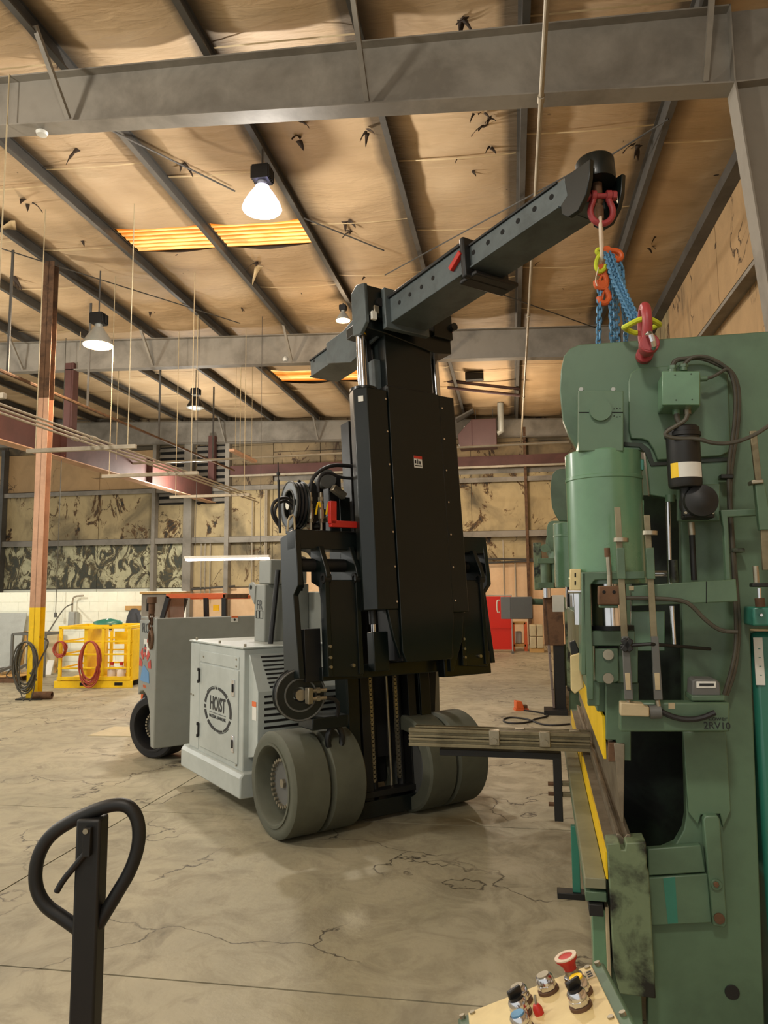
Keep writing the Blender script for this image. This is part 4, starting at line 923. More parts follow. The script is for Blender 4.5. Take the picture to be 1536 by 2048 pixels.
# vertical yoke bars at the cylinder rod
yk = pplate('rod_yoke', [(1163, 1144), (1290, 1142), (1290, 1158), (1190, 1160), (1181, 1170), (1183, 1240), (1187, 1330), (1187, 1400), (1175, 1400), (1170, 1300)], -.16, .03, 'green')
pbox('yoke_side', 1163, 1146, 1172, 1350, -.16, .20, 'green', .003)
pbox('yoke_foot', 1176, 1362, 1200, 1412, -.10, .05, 'green', .003)
pbox('switch_plate', 1140, 1138, 1162, 1180, -.12, .04, 'cream', .003, None)
for y in (1150, 1166): pbox('plate_slot', 1149, y-4, 1152, y+4, -.1215, .003, 'slot', 0)
pcyl('guide_pin', 1136, 1183, 1166, 1183, 4, -.12, 'chrome')
gib = pplate('gib_plate', [(1190, 1298), (1236, 1297), (1238, 1362), (1228, 1366), (1196, 1366), (1190, 1360)], -.12, .05, 'green')
for y in (1309, 1356):
    a = pp(1216, y, -.12); m = MB(); m.lathe([(0, 1), (.018, 1), (.018, 0), (.010, 0), (.010, .6), (0, .6)], a, a+Vector((0, -.012, 0)), 16); m.build('gib_bolt', M['silver'], gib)
pbox('ram_upper_block', 1183, 1262, 1270, 1292, -.10, .14, 'green'); pbox('ram_side_block', 1236, 1290, 1276, 1366, -.06, .10, 'green')
pbox('dark_slot', 1196, 1292, 1236, 1297, -.09, .01, 'slot', 0)
pbox('ram_column', 1258, 1366, 1278, 1460, -.02, .05, 'green')
# long horizontal arm with limit switch
arm = pplate('switch_arm', [(1262, 1172), (1472, 1158), (1476, 1203), (1264, 1212)], -.20, .03, 'green')
pbox('joint_line', 1412, 1163, 1413.5, 1207, -.201, .002, 'slot', 0, arm)
sw = pbox('limit_switch', 1197, 1172, 1240, 1210, -.24, .05, 'rust', .004)
for x in (1208, 1228): pbolt(x, 1184, -.24, 3.5, 'slot', sw, .003, 12)
pcyl('switch_plunger', 1219, 1150, 1219, 1172, 5, -.22, 'silver'); pcyl('adjusting_screw', 1215, 1096, 1219, 1150, 5, -.2, 'silver'); pcyl('screw_knob', 1214, 1096, 1215, 1114, 6, -.2, 'rust')
pbox('switch_foot', 1199, 1210, 1237, 1216, -.23, .05, 'green')
pbox('number_plate', 1258, 1172, 1268, 1181, -.205, .004, 'beige', .001, arm)
# two upright scale rods
for dx, top, col in ((0, 1014, 1080), (59, 1030, 1066)):
    g_ = 0
    x = 1236+dx
    rod = pplate('scale_rod', [(x-7+dx*0, top), (x+5, top), (x+20, 1275), (x+7, 1275)], -.25, .012, 'steelbar', .001)
    cyx = x+2+(col-1014)*.06
    a = pp(cyx, col-4, -.245); b = pp(cyx, col+4, -.245); m = MB(); m.cyl(a, b, .024, n=20); m.build('collar', M['silver'], rod)
    pplate('rod_sleeve', [(x-3, 1096), (x+13, 1095), (x+16, 1158), (x, 1158)], -.262, .03, 'green', .002, rod)
    pplate('rod_sheath', [(x+8, 1273), (x+22, 1273), (x+31, 1400), (x+14, 1400)], -.262, .02, 'grey', .002, rod)
    pplate('rod_tag', [(x+14, 1346), (x+24, 1346), (x+26, 1380), (x+16, 1380)], -.265, .004, 'beige', .001, rod)
    pcyl('rod_tip', x+20, 1400, x+22, 1412, 5, -.25, 'silver', rod)
a, b, c = pp(1241, 1292, -.27), pp(1300, 1288, -.27), pp(1420, 1298, -.1)
m = MB(); m.tube([a, b, c], .006, 8); m.build('linkage_bar', M['blk2'], pr)
m = MB(); m.beam(pp(1246, 1278, -.27), pp(1262, 1302, -.27), .02, .02); m.beam(pp(1262, 1278, -.27), pp(1246, 1302, -.27), .02, .02); m.build('star_knob', M['blk2'], pr, bev=.003)
# second chrome rod and back gauge rods
for x, y0, y1, yy in ((1336, 1000, 1175, .0), (1344, 1212, 1290, .0)):
    pcyl('gauge_rod', x, y0, x+4, y1, 5, yy, 'chrome')
pcyl('gauge_sleeve', 1346, 1120, 1348, 1165, 9, -.02, 'grdirty'); pcyl('gauge_rod', 1382, 1045, 1384, 1070, 7, -.05, 'silver'); pcyl('gauge_rod', 1384, 1070, 1388, 1160, 6, -.05, 'blk2')
pcyl('gauge_sleeve', 1340, 990, 1340, 1004, 10, .0, 'green')
m = MB(); m.cyl(pp(1300, 1148, .05), pp(1334, 1148, .05), .012, n=12); m.build('cross_pin', M['chrome'], pr)
pbox('grease_plate', 1262, 1222, 1330, 1302, .06, .02, 'green2'); 
# lower cross box, beige switch, counter, scrawl
lbx = pbox('lower_cross_box', 1240, 1405, 1460, 1464, -.22, .06, 'green', .006)
bsw = pplate('beige_switch', [(1241, 1405), (1288, 1408), (1289, 1413), (1299, 1414), (1299, 1434), (1241, 1432)], -.27, .05, 'beige', .004)
m = MB(); m.cyl(pp(1299, 1424, -.245), pp(1322, 1423, -.245), .022, n=16); m.build('cable_gland', M['grey'], pr)
m = MB(); m.tube([pp(x, y, -.24) for x, y in ((1322, 1423), (1345, 1434), (1375, 1440), (1405, 1436), (1430, 1425))], .009, 8, sm=2); m.build('switch_cable', M['rub2'], pr)
pbox('small_tag', 1337, 1406, 1350, 1418, -.222, .003, 'beige', 0, lbx)
a = pp(1434, 1452, -.221); text('marker_writing', '2RV10', .030, M['logo'], lbx, a, (1, 0, 0), (0, 0, 1))
a = pp(1436, 1437, -.221); text('marker_writing', 'Lower', .022, M['logo'], lbx, a, (1, 0, 0), (0, 0, 1))
ct = pplate('counter_box', [(1385, 1362), (1392, 1358), (1432, 1359), (1440, 1366), (1442, 1392), (1384, 1392)], -.20, .09, 'grey', .004)
pbox('counter_base', 1383, 1391, 1450, 1402, -.21, .11, 'green', .003); pbox('counter_window', 1393, 1363, 1432, 1376, -.203, .004, 'decalW', .001, ct); pbox('counter_digits', 1399, 1367, 1428, 1372, -.205, .003, 'logo', 0, ct)
# junction box with glands
jb = pbox('junction_box', 1326, 744, 1401, 812, -.14, .12, 'green2', .004)
pbox('box_cover', 1324, 742, 1400, 810, -.15, .012, 'green2', .003, jb)
for x, y in ((1350, 750), (1382, 748), (1352, 800), (1384, 799)): pbolt(x, y, -.15, 1.5, 'grdark', jb, .003)
for x, y0, y1 in ((1345, 733, 745), (1367, 730, 742)): pcyl('cable_gland', x, y0, x, y1, 8, -.08, 'green', jb); pcyl('gland_cap', x, y0-1, x, y0+5, 9.5, -.08, 'green', jb, 6)
pcyl('cable_gland', 1400, 758, 1414, 757, 6, -.08, 'green', jb)
for x, mt in ((1352, 'green2'), (1374, 'silver')): pcyl('cable_gland', x, 814, x+1, 829, 8, -.08, mt, jb)
# motor with gearbox
mp = pbox('motor_plate', 1355, 968, 1440, 1042, -.09, .02, 'green', .003)
ma = pp(1364, 854, -.19); mb_ = pp(1371, 975, -.19)
m = MB(); m.lathe([(0, 0), (.048, .0), (.054, .03), (.054, .10), (.058, .11), (.058, .17), (.054, .18), (.054, .95), (.05, 1), (0, 1)], ma, mb_, 32); mot = m.build('gauge_motor', M['blk2'], pr, smooth=40)
q = ma+(mb_-ma)*.62; q2 = ma+(mb_-ma)*.86; m = MB(); n = 12; vv = []; ff = []
for half, mt in ((0, 'yel'), (1, 'decalW')):
    vv = []; ff = []
    for k in range(7):
        t = radians(-150+(half*30)+(30+half*60)*k/6) if half else radians(-150+30*k/6)
        for c in (q, q2): vv.append(c+Vector((cos(t)*.0555, sin(t)*.0555, 0)))
    for k in range(6): ff.append((k*2, k*2+1, k*2+3, k*2+2))
    m = MB(); m.add(vv, ff); m.build('motor_label', M[mt], mot, smooth=60)
pcyl('motor_neck', 1372, 975, 1378, 1030, 13, -.17, 'blk2')
g0 = pp(1405, 1000, -.22); m = MB(); m.lathe([(0, 0), (.02, .0), (.03, .05), (.052, .1), (.055, .2), (.055, 1), (0, 1)], g0, g0+Vector((0, .11, 0)), 36); m.build('gearbox', M['blk2'], pr, smooth=40)
pbox('gearbox_foot', 1370, 1018, 1430, 1036, -.18, .08, 'blk2', .006)
for x in (1371, 1425): pbolt(x, 1026, -.18, 3.5, 'silver', None, .01)
def pcable(pts, r, yy=-.1, mt='cable', nm='cable'):
    m = MB(); m.tube([pp(x, y, yy) for x, y in pts], r, 8, sm=2); return m.build(nm, M[mt], pr)
pcable(((1345, 733), (1350, 720), (1375, 717), (1405, 715), (1440, 730), (1462, 742), (1474, 765), (1478, 800), (1474, 860), (1462, 930), (1458, 1000), (1466, 1100), (1474, 1200), (1478, 1260), (1470, 1340), (1452, 1390)), .009, -.05)
pcable(((1367, 730), (1385, 712), (1420, 714), (1458, 738), (1468, 765), (1472, 800), (1468, 860), (1455, 940), (1462, 1040), (1468, 1150), (1474, 1280), (1466, 1330), (1448, 1390)), .007, -.06)
pcable(((1414, 757), (1430, 752), (1450, 738), (1458, 740)), .006, -.08)
pcable(((1353, 828), (1355, 842), (1365, 853)), .010, -.10); pcable(((1375, 828), (1372, 840), (1356, 850), (1334, 862), (1328, 872), (1360, 878), (1392, 876), (1430, 888), (1470, 886), (1510, 870), (1540, 850)), .007, -.24)
pcable(((1238, 1196), (1300, 1196), (1365, 1200), (1385, 1212), (1410, 1240), (1440, 1262), (1475, 1264)), .007, -.21)
for x, y in ((1456, 952), (1478, 1100)): pbox('cable_clamp', x-14, y-4, x+12, y+5, -.07, .05, 'grdirty')
# bracket and steel rod at the right
pplate('bracket', [(1441, 1020), (1600, 1014), (1600, 1026), (1456, 1034), (1462, 1160), (1452, 1160), (1448, 1060)], -.14, .03, 'green')
rd = pplate('steel_rod', [(1500, 862), (1513, 861), (1524, 960), (1511, 960)], -.2, .012, 'steelbar', .001)
pplate('rod_collar', [(1503, 960), (1527, 958), (1528, 966), (1504, 968)], -.22, .05, 'silver', .003); pplate('rod_sleeve', [(1510, 968), (1530, 966), (1545, 1060), (1520, 1060)], -.21, .03, 'green', .003)
pplate('steel_rod', [(1520, 1030), (1534, 1030), (1545, 1140), (1526, 1140)], -.2, .012, 'steelbar', .001)
pcyl('clamp_screw', 1511, 1132, 1513, 1165, 6, -.2, 'silver'); pbox('clamp_arm', 1505, 1166, 1545, 1174, -.22, .04, 'blk2'); pcyl('clamp_foot', 1518, 1176, 1519, 1198, 4, -.2, 'chrome'); pcyl('clamp_foot', 1519, 1196, 1521, 1214, 10, -.2, 'rust')
pbox('valve_box', 1506, 1214, 1600, 1252, -.15, .12, 'teal', .006)
pbolt(1521, 1230, -.15, 4, 'chrome')
# frame doublers below the throat
w1 = pplate('weld_plate', [(1366, 1463), (1452, 1463), (1462, 1622), (1446, 1656), (1440, 1628), (1402, 1630), (1396, 1650), (1377, 1624)], -.022, .021, 'green', .003)
kb = pplate('keeper_bar', [(1407, 1640), (1411, 1632), (1436, 1632), (1440, 1640), (1455, 1845), (1450, 1856), (1426, 1852)], -.05, .05, 'green', .004)
pbolt(1432, 1768, -.05, 11, 'green', kb, .010, 20); pbolt(1432, 1768, -.06, 6, 'rust', kb, .008, 6); pbolt(1438, 1836, -.05, 11, 'rust', kb, .008, 20)
pplate('jaw_plate', [(1296, 1698), (1402, 1690), (1412, 1745), (1296, 1752)], -.03, .03, 'green', .004)
pplate('jaw_plate', [(1296, 1756), (1415, 1748), (1424, 1846), (1302, 1852)], -.035, .03, 'green', .004)
pplate('teal_patch', [(1326, 1756), (1350, 1754), (1356, 1846), (1336, 1848)], -.036, .001, 'teal', 0)
pbolt(1464, 1984, 0, 15, 'blk2', None, .004, 24)
# bed
bed_top = pp(1214, 1703, -.10)[2]; led_z = pp(1214, 1758, -.10)[2]; bxl = pp(1214, 1703, -.10)[0]; lxl = pp(1169, 1741, -.10)[0]
blk = pplate('bed_end_block', [(1214, 1688), (1240, 1686), (1242, 1700), (1250, 1700), (1252, 1686), (1292, 1684), (1294, 1735), (1298, 1745), (1312, 1998), (1240, 1988), (1228, 1940)], -.12, .10, 'grdirty', .004)
MB().box(bxl, bxl+.10, -.02, LEN, .12, bed_top).build('bed_plate', M['green'], pr, bev=.003)
MB().box(bxl-.006, bxl, -.1, LEN, led_z, bed_top-.002).build('bed_warning_strip', M['yel'], pr, smooth=0)
lg = MB().box(lxl, bxl-.007, -.10, LEN*.86, led_z-.035, led_z).build('bed_ledge', M['ledge'], pr, bev=.003)
MB().box(lxl, bxl-.007, -.10, LEN*.86, led_z-.075, led_z-.045).build('ledge_rail', M['green'], pr, bev=.002)
MB().box(lxl+.01, bxl-.02, -.12, LEN*.86, led_z-.115, led_z-.078).build('ledge_rail', M['blk2'], pr, bev=.002)
MB().box(bxl-.055, bxl-.01, -.06, .05, .0, led_z-.115).build('bed_leg', M['green2'], pr, bev=.003)
MB().box(bxl-.012, bxl, -.08, LEN*.8, .05, led_z-.1).build('bed_skirt', M['beige'], pr, bev=.002)
dz = pp(1232, 1655, -.06)[2]; dx0 = pp(1233, 1680, -.06)[0]; dx1 = pp(1262, 1680, -.06)[0]
m = MB(); mid = (dx0+dx1)/2
m.prism([(dx0, 0, bed_top), (dx0, 0, dz-.02), (mid-.012, 0, dz-.02), (mid, 0, dz-.035), (mid+.012, 0, dz-.02), (dx1, 0, dz-.02), (dx1, 0, bed_top)], 1, -.06, LEN*.97); m.build('lower_die', M['die'], pr, bev=.002)
MB().box(bxl, dx0, -.05, LEN*.97, bed_top-.01, bed_top+.006).build('die_bolster', M['die'], pr, bev=.001)
uz = pp(1245, 1505, -.04)[2]
m = MB(); m.prism([(mid-.018, 0, uz+.03), (mid+.018, 0, uz+.03), (mid+.014, 0, uz-.05), (mid+.004, 0, dz+.01), (mid-.004, 0, dz+.01), (mid-.014, 0, uz-.05)], 1, -.04, LEN*.97); m.build('upper_punch', M['die'], pr, bev=.002)
m = MB(); m.prism([(mid-.035, 0, uz+.01), (mid-.018, 0, uz+.01), (mid-.018, 0, uz+.07), (mid-.035, 0, uz+.07)], 1, .0, LEN*.97); m.build('punch_clamp', M['die'], pr, bev=.002)
# light-guard covers left of the ram
pplate('guard_cover', [(1141, 1312), (1160, 1306), (1168, 1375), (1150, 1388), (1142, 1380)], .0, .03, 'cream', .003)
pplate('guard_cover', [(1139, 1285), (1150, 1280), (1158, 1300), (1156, 1318), (1144, 1316)], .02, .03, 'blk2', .003)
# far end of the press: frame, cylinder
k_ = LEN
def scl(pts, y0, th_, mt, nm):   # the same plate shape repeated at the far end
    m = MB(); m.prism([pp(x, y, 0) for x, y in pts], 1, y0, y0+th_); return m.build(nm, M[mt], pr, bev=.004)
scl(outline, LEN, .05, 'green', 'side_frame')
m = MB(); m.lathe([(0, 0), (R_*.96, 0), (R_, .01), (R_, .19), (R_*1.02, .195), (R_*1.02, .215), (R_, .22), (R_, 1), (0, 1)], (ca[0], LEN, ca[2]), (ca[0], LEN, cb[2]), 40); m.build('hydraulic_cylinder', M['green2'], pr, smooth=40)
a = pp(1103, 1190, LEN); MB().box(ca[0]-.16, ca[0]-.08, LEN-.2, LEN-.15, a[2]-.12, a[2]+.0).build('paper_tag', M['decalW'], pr, smooth=0)
m = MB(); m.cyl((ca[0], LEN, cb[2]), (ca[0], LEN, b[2] if False else cb[2]-.16), .062, n=24); m.build('cylinder_rod', M['chrome'], pr)
# far-side gauge box on round arm (grey cabinet held out by a pipe)
gq = pp(1085, 1200, LEN-.3)
# teal tank right of the frame
tk = thing('teal_tank', 'glossy teal upright cabinet with white sheet, at the right edge beside the green frame', 'cabinet', po, PD)
q0 = pp(1497, 1262, .05); 
MB().box(q0[0], q0[0]+.45, .02, .6, .05, q0[2]).build('cabinet_body', M['teal'], tk, bev=.02)
qa, qb = pp(1500, 1275, .015), pp(1524, 1370, .015); MB().box(qa[0]+.01, qb[0]+.01, .012, .018, qb[2], qa[2]).build('white_sheet', M['decalW'], tk, smooth=0)
text('sheet_lines', '- - -\n- - -\n- - -\n- - -', .03, M['teal'], tk, ((qa[0]+qb[0])/2+.03, .012, (qa[2]+qb[2])/2), (1, 0, 0), (0, 0, 1))
MB().box(q0[0]+.05, q0[0]+.4, .06, .55, 0, .05).build('plinth', M['blk2'], tk)

# big red shackle hooked on the frame edge of the press
sc = P_.w(pp(1292, 703, -.06)); sh = bow('bow_shackle', 'big red bow shackle with silver bolt resting on top edge of the near green frame', sc, .084, 0, M['shred'], -1, P_.A[1])
sh.rotation_euler = (0, 0, 0)
m = MB(); m.cyl(Vector((0, 0, 0))+P_.A[1]*-.095, P_.A[1]*-.06, .034, n=24); m.build('pin_boss', M['shred'], sh, bev=.003)
m = MB(); m.tube([P_.A[1]*-.09+Vector((-.006, 0, .03)), P_.A[1]*-.13+Vector((-.002, 0, .024)), P_.A[1]*-.13+Vector((.008, 0, -.014)), P_.A[1]*-.09+Vector((.01, 0, -.02))], .010, 8, sm=1); m.build('pin_grip', M['chrome'], sh)
s2 = thing('sling_strap', 'bright yellow strap looped level around the big red shackle above the green press', 'strap', P_.w(pp(1283, 652, -.05)))
m = MB(); m.tube([Vector((cos(a)*.062, sin(a)*.06, .006*sin(3*a))) for a in [2*pi*k/18 for k in range(18)]], .010, 8, True, sm=1); m.build('webbing', M['lime'], s2)

# ---- sheet support arms reaching left from the bed
sa = thing('sheet_support', 'pair of slotted steel support rails on black bracket reaching left from the press bed', 'support rails', P_.w((0, 0, 0)), PD)
for yy, a, b in ((1.36, (817, 1457), (1182, 1503)), (1.60, (829, 1452), (1180, 1470))):
    p, q = pp(*a, yy), pp(*b, yy); z1, z0 = p[2], p[2]-.095; x0, x1 = p[0], q[0]
    m = MB(); m.box(x0, x1, yy, yy+.05, z1-.018, z1); m.box(x0, x1, yy, yy+.05, z0, z0+.018); m.box(x0, x1, yy+.018, yy+.032, z0, z1); m.box(x0, x1, yy, yy+.05, z1-.045, z1-.033); m.box(x0, x1, yy, yy+.05, z0+.033, z0+.045); rl_ = m.build('slotted_rail', M['steelbar'], sa, bev=.002)
    for px in ((989, 1090) if yy < 1.5 else (1040, 1150)):
        c = pp(px, 1487, yy); k = MB().box(c[0]-.028, c[0]+.028, yy-.012, yy+.03, z0+.02, z1+.004).build('rail_stop', M['silver'], rl_, bev=.003)
        MB().cyl((c[0], yy-.012, z0+.045), (c[0], yy-.026, z0+.045), .018, n=6).build('bolt', M['silver'], k)
zr_ = pp(1000, 1500, 1.45)[2]; xa = pp(880, 1505, 1.45)[0]; xb = pp(1122, 1505, 1.45)[0]
MB().box(xa, xb, 1.42, 1.50, zr_-.035, zr_).build('arm_plate', M['blk2'], sa, bev=.003)
zl = pp(1120, 1640, 1.45)[2]; MB().box(xb-.045, xb+.0, 1.42, 1.47, zl, zr_-.03).build('arm_upright', M['blk2'], sa, bev=.003)
for y in (1570, 1590, 1611): c = pp(1108, y, 1.42); MB().cyl((xb-.045, 1.445, c[2]), (xb-.075, 1.445, c[2]), .013, n=6).build('bolt', M['rust'], sa)
for y in (1570, 1592): c = pp(1150, y, 1.42); MB().box(xb, pp(1170, y, 1.42)[0]+.06, 1.43, 1.46, c[2]-.012, c[2]+.012).build('clamp_arm', M['steelbar'], sa, bev=.003)
fz = pp(1120, 1706, 1.3)[2]
c = pp(1112, 1710, 1.35)
MB().box(c[0], c[0]+.14, 1.33, 1.41, 0, .03).build('foot_plate', M['blk2'], sa, bev=.003); MB().box(c[0]+.08, c[0]+.12, 1.35, 1.39, .03, zl).build('leg', M['teal'], sa, bev=.003)

# ---- second press behind
P2o = P_.w((0, 7.35, 0))
p2 = thing('press_brake', 'smaller-looking distant green press brake standing beyond the near press', 'press', P2o, PD)
def scl2(pts, y0, th_, mt, nm, dx=0):
    m = MB(); m.prism([pp(x, y, 0)+Vector((dx, 0, 0)) for x, y in pts], 1, y0, y0+th_); return m.build(nm, M[mt], p2, bev=.004)
scl2(outline, 0, .05, 'green', 'side_frame'); scl2(outline, 2.6, .05, 'green', 'side_frame')
m = MB(); m.lathe([(0, 0), (R_, 0), (R_, 1), (0, 1)], (ca[0], -.05, ca[2]), (ca[0], -.05, cb[2]), 32); m.build('hydraulic_cylinder', M['green'], p2)
def q2(px, py, y=0.): return P_.at(px, py, 1, 7.35+y)-Vector((0, 7.35, 0))
a = q2(1090, 1097, -.1); m = MB(); m.cyl(a, a+Vector((0, -.06, 0)), .055, n=20); m.build('pivot_boss', M['green'], p2)
a, b = q2(1075, 1117, -.15), q2(1108, 1127, -.15); MB().box(a[0], b[0], -.2, 0, b[2], a[2]).build('cylinder_flange', M['green'], p2, bev=.004)
a, b = q2(1080, 1127, -.15), q2(1104, 1165, -.15); MB().cyl(((a[0]+b[0])/2, -.12, b[2]), ((a[0]+b[0])/2, -.12, a[2]), .07, n=20).build('ram_cylinder', M['green'], p2)
a, b = q2(1076, 1165, -.15), q2(1108, 1176, -.15); MB().box(a[0], b[0], -.2, 0, b[2], a[2]).build('cylinder_flange', M['green'], p2, bev=.004)
a, b = q2(1085, 1176, -.15), q2(1103, 1195, -.15); MB().cyl(((a[0]+b[0])/2, -.12, b[2]), ((a[0]+b[0])/2, -.12, a[2]), .05, n=16).build('chrome_rod', M['chrome'], p2)
a, b = q2(1066, 1085, .1), q2(1078, 1180, .1); MB().box(a[0], b[0]+.05, .1, 2.4, b[2], a[2]).build('rear_casting', M['grdirty'], p2, bev=.01)
a, b = q2(1086, 1195), q2(1112, 1290); MB().box(a[0], b[0]+.1, -.1, 2.6, b[2], a[2]).build('ram_beam', M['rust'], p2, bev=.004)
bxp = q2(1106, 1420, -.1)[0]
for k in range(6):
    za = .07+k*.235; m = MB(); m.prism([(bxp-.012*k, 0, za), (bxp+.03-.012*k, 0, za), (bxp+.02-.012*k, 0, za+.228), (bxp-.012-.012*k, 0, za+.228)], 1, -.1, 2.6); m.build('bed_panel', M['mauve'], p2, bev=.003)
MB().box(bxp+.03, bxp+.17, -.08, .1, .05, 1.15).build('bed_end', M['blk2'], p2, bev=.005); MB().box(bxp+.19, bxp+.26, -.16, .1, .3, 1.5).build('bed_end', M['grdirty'], p2, bev=.005)
a, b = q2(1088, 1425, -.2), q2(1128, 1434, -.2); MB().box(a[0], b[0]+.05, -.25, .1, 0, .06).build('base_foot', M['blk2'], p2, bev=.003)

# ================================================================== CONTROL PEDESTAL (bottom right)
def camp(px, py, d): return CAM+ray(px, py)*d
C1 = camp(1205, 1920, 1.30); C2 = camp(945, 2022, 1.30); C3 = camp(1252, 2040, 1.10)
ex = (C2-C1).normalized(); ey = (C3-C1); ey = (ey-ex*ey.dot(ex)); wy = ey.length; ey.normalize(); ez = ex.cross(ey)
if ez.z < 0: ez = -ez
LX = (C2-C1).length*1.12; LY = wy*1.55
CPo = Vector((C1.x, C1.y, 0))
cp = thing('control_pedestal', 'cream and green push-button control panel on a stand, bottom right corner', 'control panel', CPo)
KF = Fr(C1, ex, ey, ez)
def kx(p): return KF.w(p)-CPo
def Kb(): return MB(kx)
m = Kb(); m.box(0, LX, 0, LY, -.07, 0); kb_ = m.build('panel_box', M['green'], cp, bev=.006)
m = Kb(); m.box(.022, LX-.022, .006, LY-.012, 0, .003); m.build('face_plate', M['cream'], cp, bev=.001)
for x, y in ((.011, .012), (.011, .19), (LX-.011, .012), (.03, .014), (.03, .19), (LX-.03, .014)):
    m = Kb(); m.cyl((x, y, .0), (x, y, .006), .005, n=10); m.build('screw', M['silver'], kb_)
def kp(px, py): return KF.at(px, py, 2, .003)
def knob(px, py, kind):
    a = kp(px, py); x, y = a[0], a[1]
    m = Kb(); m.cyl((x, y, .003), (x, y, .008), .0185, n=24); nm = {'red': 'stop_button', 'sel': 'selector_switch'}.get(kind, 'push_button'); o = m.build(nm, M['rust'], cp)
    m = Kb(); m.cyl((x, y, .008), (x, y, .017), .0165, n=8); m.build('nut', M['chrome'], o, bev=.001)
    if kind == 'red':
        m = Kb(); m.cyl((x, y, .017), (x, y, .026), .012, n=20); m.build('collar', M['silver'], o)
        m = Kb(); m.lathe([(0, 0), (.010, 0), (.012, .5), (.0195, .9), (.0195, 1), (.017, 1.04), (0, 1.0)], (x, y, .022), (x, y, .046), 28); m.build('mushroom_head', M['red'], o, smooth=40)
        m = Kb(); m.ring((x, y, .0455), (x, y, .048), .0195, .0125, 28); m.build('head_rim', M['plastic'], o)
    else:
        m = Kb(); m.lathe([(0, 0), (.0155, 0), (.0155, .7), (.013, 1), (0, 1)], (x, y, .017), (x, y, .029), 24); m.build('bezel', M['chrome'], o, smooth=40)
        if kind == 'sel':
            m = Kb(); m.cyl((x, y, .029), (x, y, .033), .011, n=20); m.build('dial', M['blk2'], o)
            m = Kb(); m.beam((x-.013, y-.006, .038), (x+.010, y+.004, .038), .007, .014, tuple(ez)); m.build('lever', M['blk2'], o, bev=.002)
        else:
            m = Kb(); m.cyl((x, y, .029), (x, y, .031), .011, n=20); m.build('cap', M[kind], o)
knob(1152, 1966, 'red'); knob(1098, 1982, 'silver'); knob(1165, 1988, 'yel'); knob(1163, 2014, 'sel'); knob(1046, 2005, 'silver'); knob(1044, 2030, 'sel'); knob(1048, 2062, 'blue')
a = kp(1079, 2028); m = Kb(); m.lathe([(0, 0), (.008, 0), (.008, .6), (.005, 1), (0, 1)], (a[0], a[1], .003), (a[0], a[1], .018), 16); o = m.build('toggle_boot', M['red'], cp); m = Kb(); m.cyl((a[0], a[1], .016), (a[0]-.004, a[1]-.004, .030), .002, n=8); m.build('toggle_stick', M['silver'], o)
a = kp(1180, 1950); m = Kb(); m.box(a[0]-.008, a[0]+.008, a[1]-.014, a[1]+.014, .003, .0045); o = m.build('legend_plate', M['beige'], cp); m = Kb()
for k in range(3): m.box(a[0]-.004, a[0]+.004, a[1]-.010+k*.008, a[1]-.006+k*.008, .0045, .0052)
m.build('legend_marks', M['logo'], o)
cc = kx((LX/2, LY/2, -.07)); m = MB(); m.cyl((cc.x, cc.y, cc.z+.02), (cc.x, cc.y, .02), .03, n=16); m.build('stand_post', M['green'], cp); MB().box(cc.x-.15, cc.x+.15, cc.y-.15, cc.y+.15, 0, .02).build('stand_base', M['green'], cp, bev=.004)

# ================================================================== PALLET JACK (bottom left)
JD = 1.36
Jo = camp(170, 2040, JD); jf = Fr(Vector((Jo.x, Jo.y, 0)), camr, camf, (0, 0, 1))
pj = thing('pallet_jack', 'black pallet jack handle with teardrop loop grip, bottom left corner', 'pallet jack', jf.o, 9.75)
def jp(px, py, d=0): return jf.at(px, py, 1, d)
loop = [(170, 1868), (130, 1838), (90, 1812), (72, 1778), (70, 1740), (80, 1700), (105, 1665), (150, 1638), (200, 1616), (240, 1607), (264, 1616), (278, 1645), (278, 1690), (262, 1740), (235, 1785), (205, 1835), (196, 1850)]
m = MB(); m.tube([jp(x, y) for x, y in loop], .0125, 16, sm=2); m.build('handle_loop', M['blk2'], pj)
a, b = jp(186, 1632), jp(169, 2100); m = MB(); dd = (b-a); b2_ = a+dd*((a[2]-.18)/(a[2]-b[2]))
m.beam(a, b2_, .046, .046, (0, 1, 0)); m.build('handle_tube', M['blk2'], pj, bev=.005)
m = MB(); m.tube([jp(x, y, -.03) for x, y in ((172, 1705), (150, 1732), (125, 1762), (113, 1784))], .006, 8, sm=1); m.beam(jp(176, 1655, -.03), jp(174, 1712, -.03), .014, .012, (0, 1, 0)); m.build('release_lever', M['blk2'], pj, bev=.001)
a = jp(172, 1662, -.036); m = MB(); m.cyl(a, a+Vector((0, -.004, 0)), .005, n=8); m.build('lever_pin', M['silver'], pj)
bx = b2_[0]; MB().box(bx-.08, bx+.08, -.06, .10, .1, .34).build('pump_body', M['blk2'], pj, bev=.01)
for s in (-1, 1): MB().cyl((bx+s*.03, .02, .09), (bx+s*.09, .02, .09), .09, n=28).build('steer_wheel', M['rub2'], pj)
for s in (-1, 1): MB().box(bx+s*.19-.08, bx+s*.19+.08, -1.2, -.06, .07, .12).build('fork', M['orange'], pj, bev=.008)
MB().box(bx-.27, bx+.27, -.14, -.06, .07, .40).build('frame_head', M['orange'], pj, bev=.01)

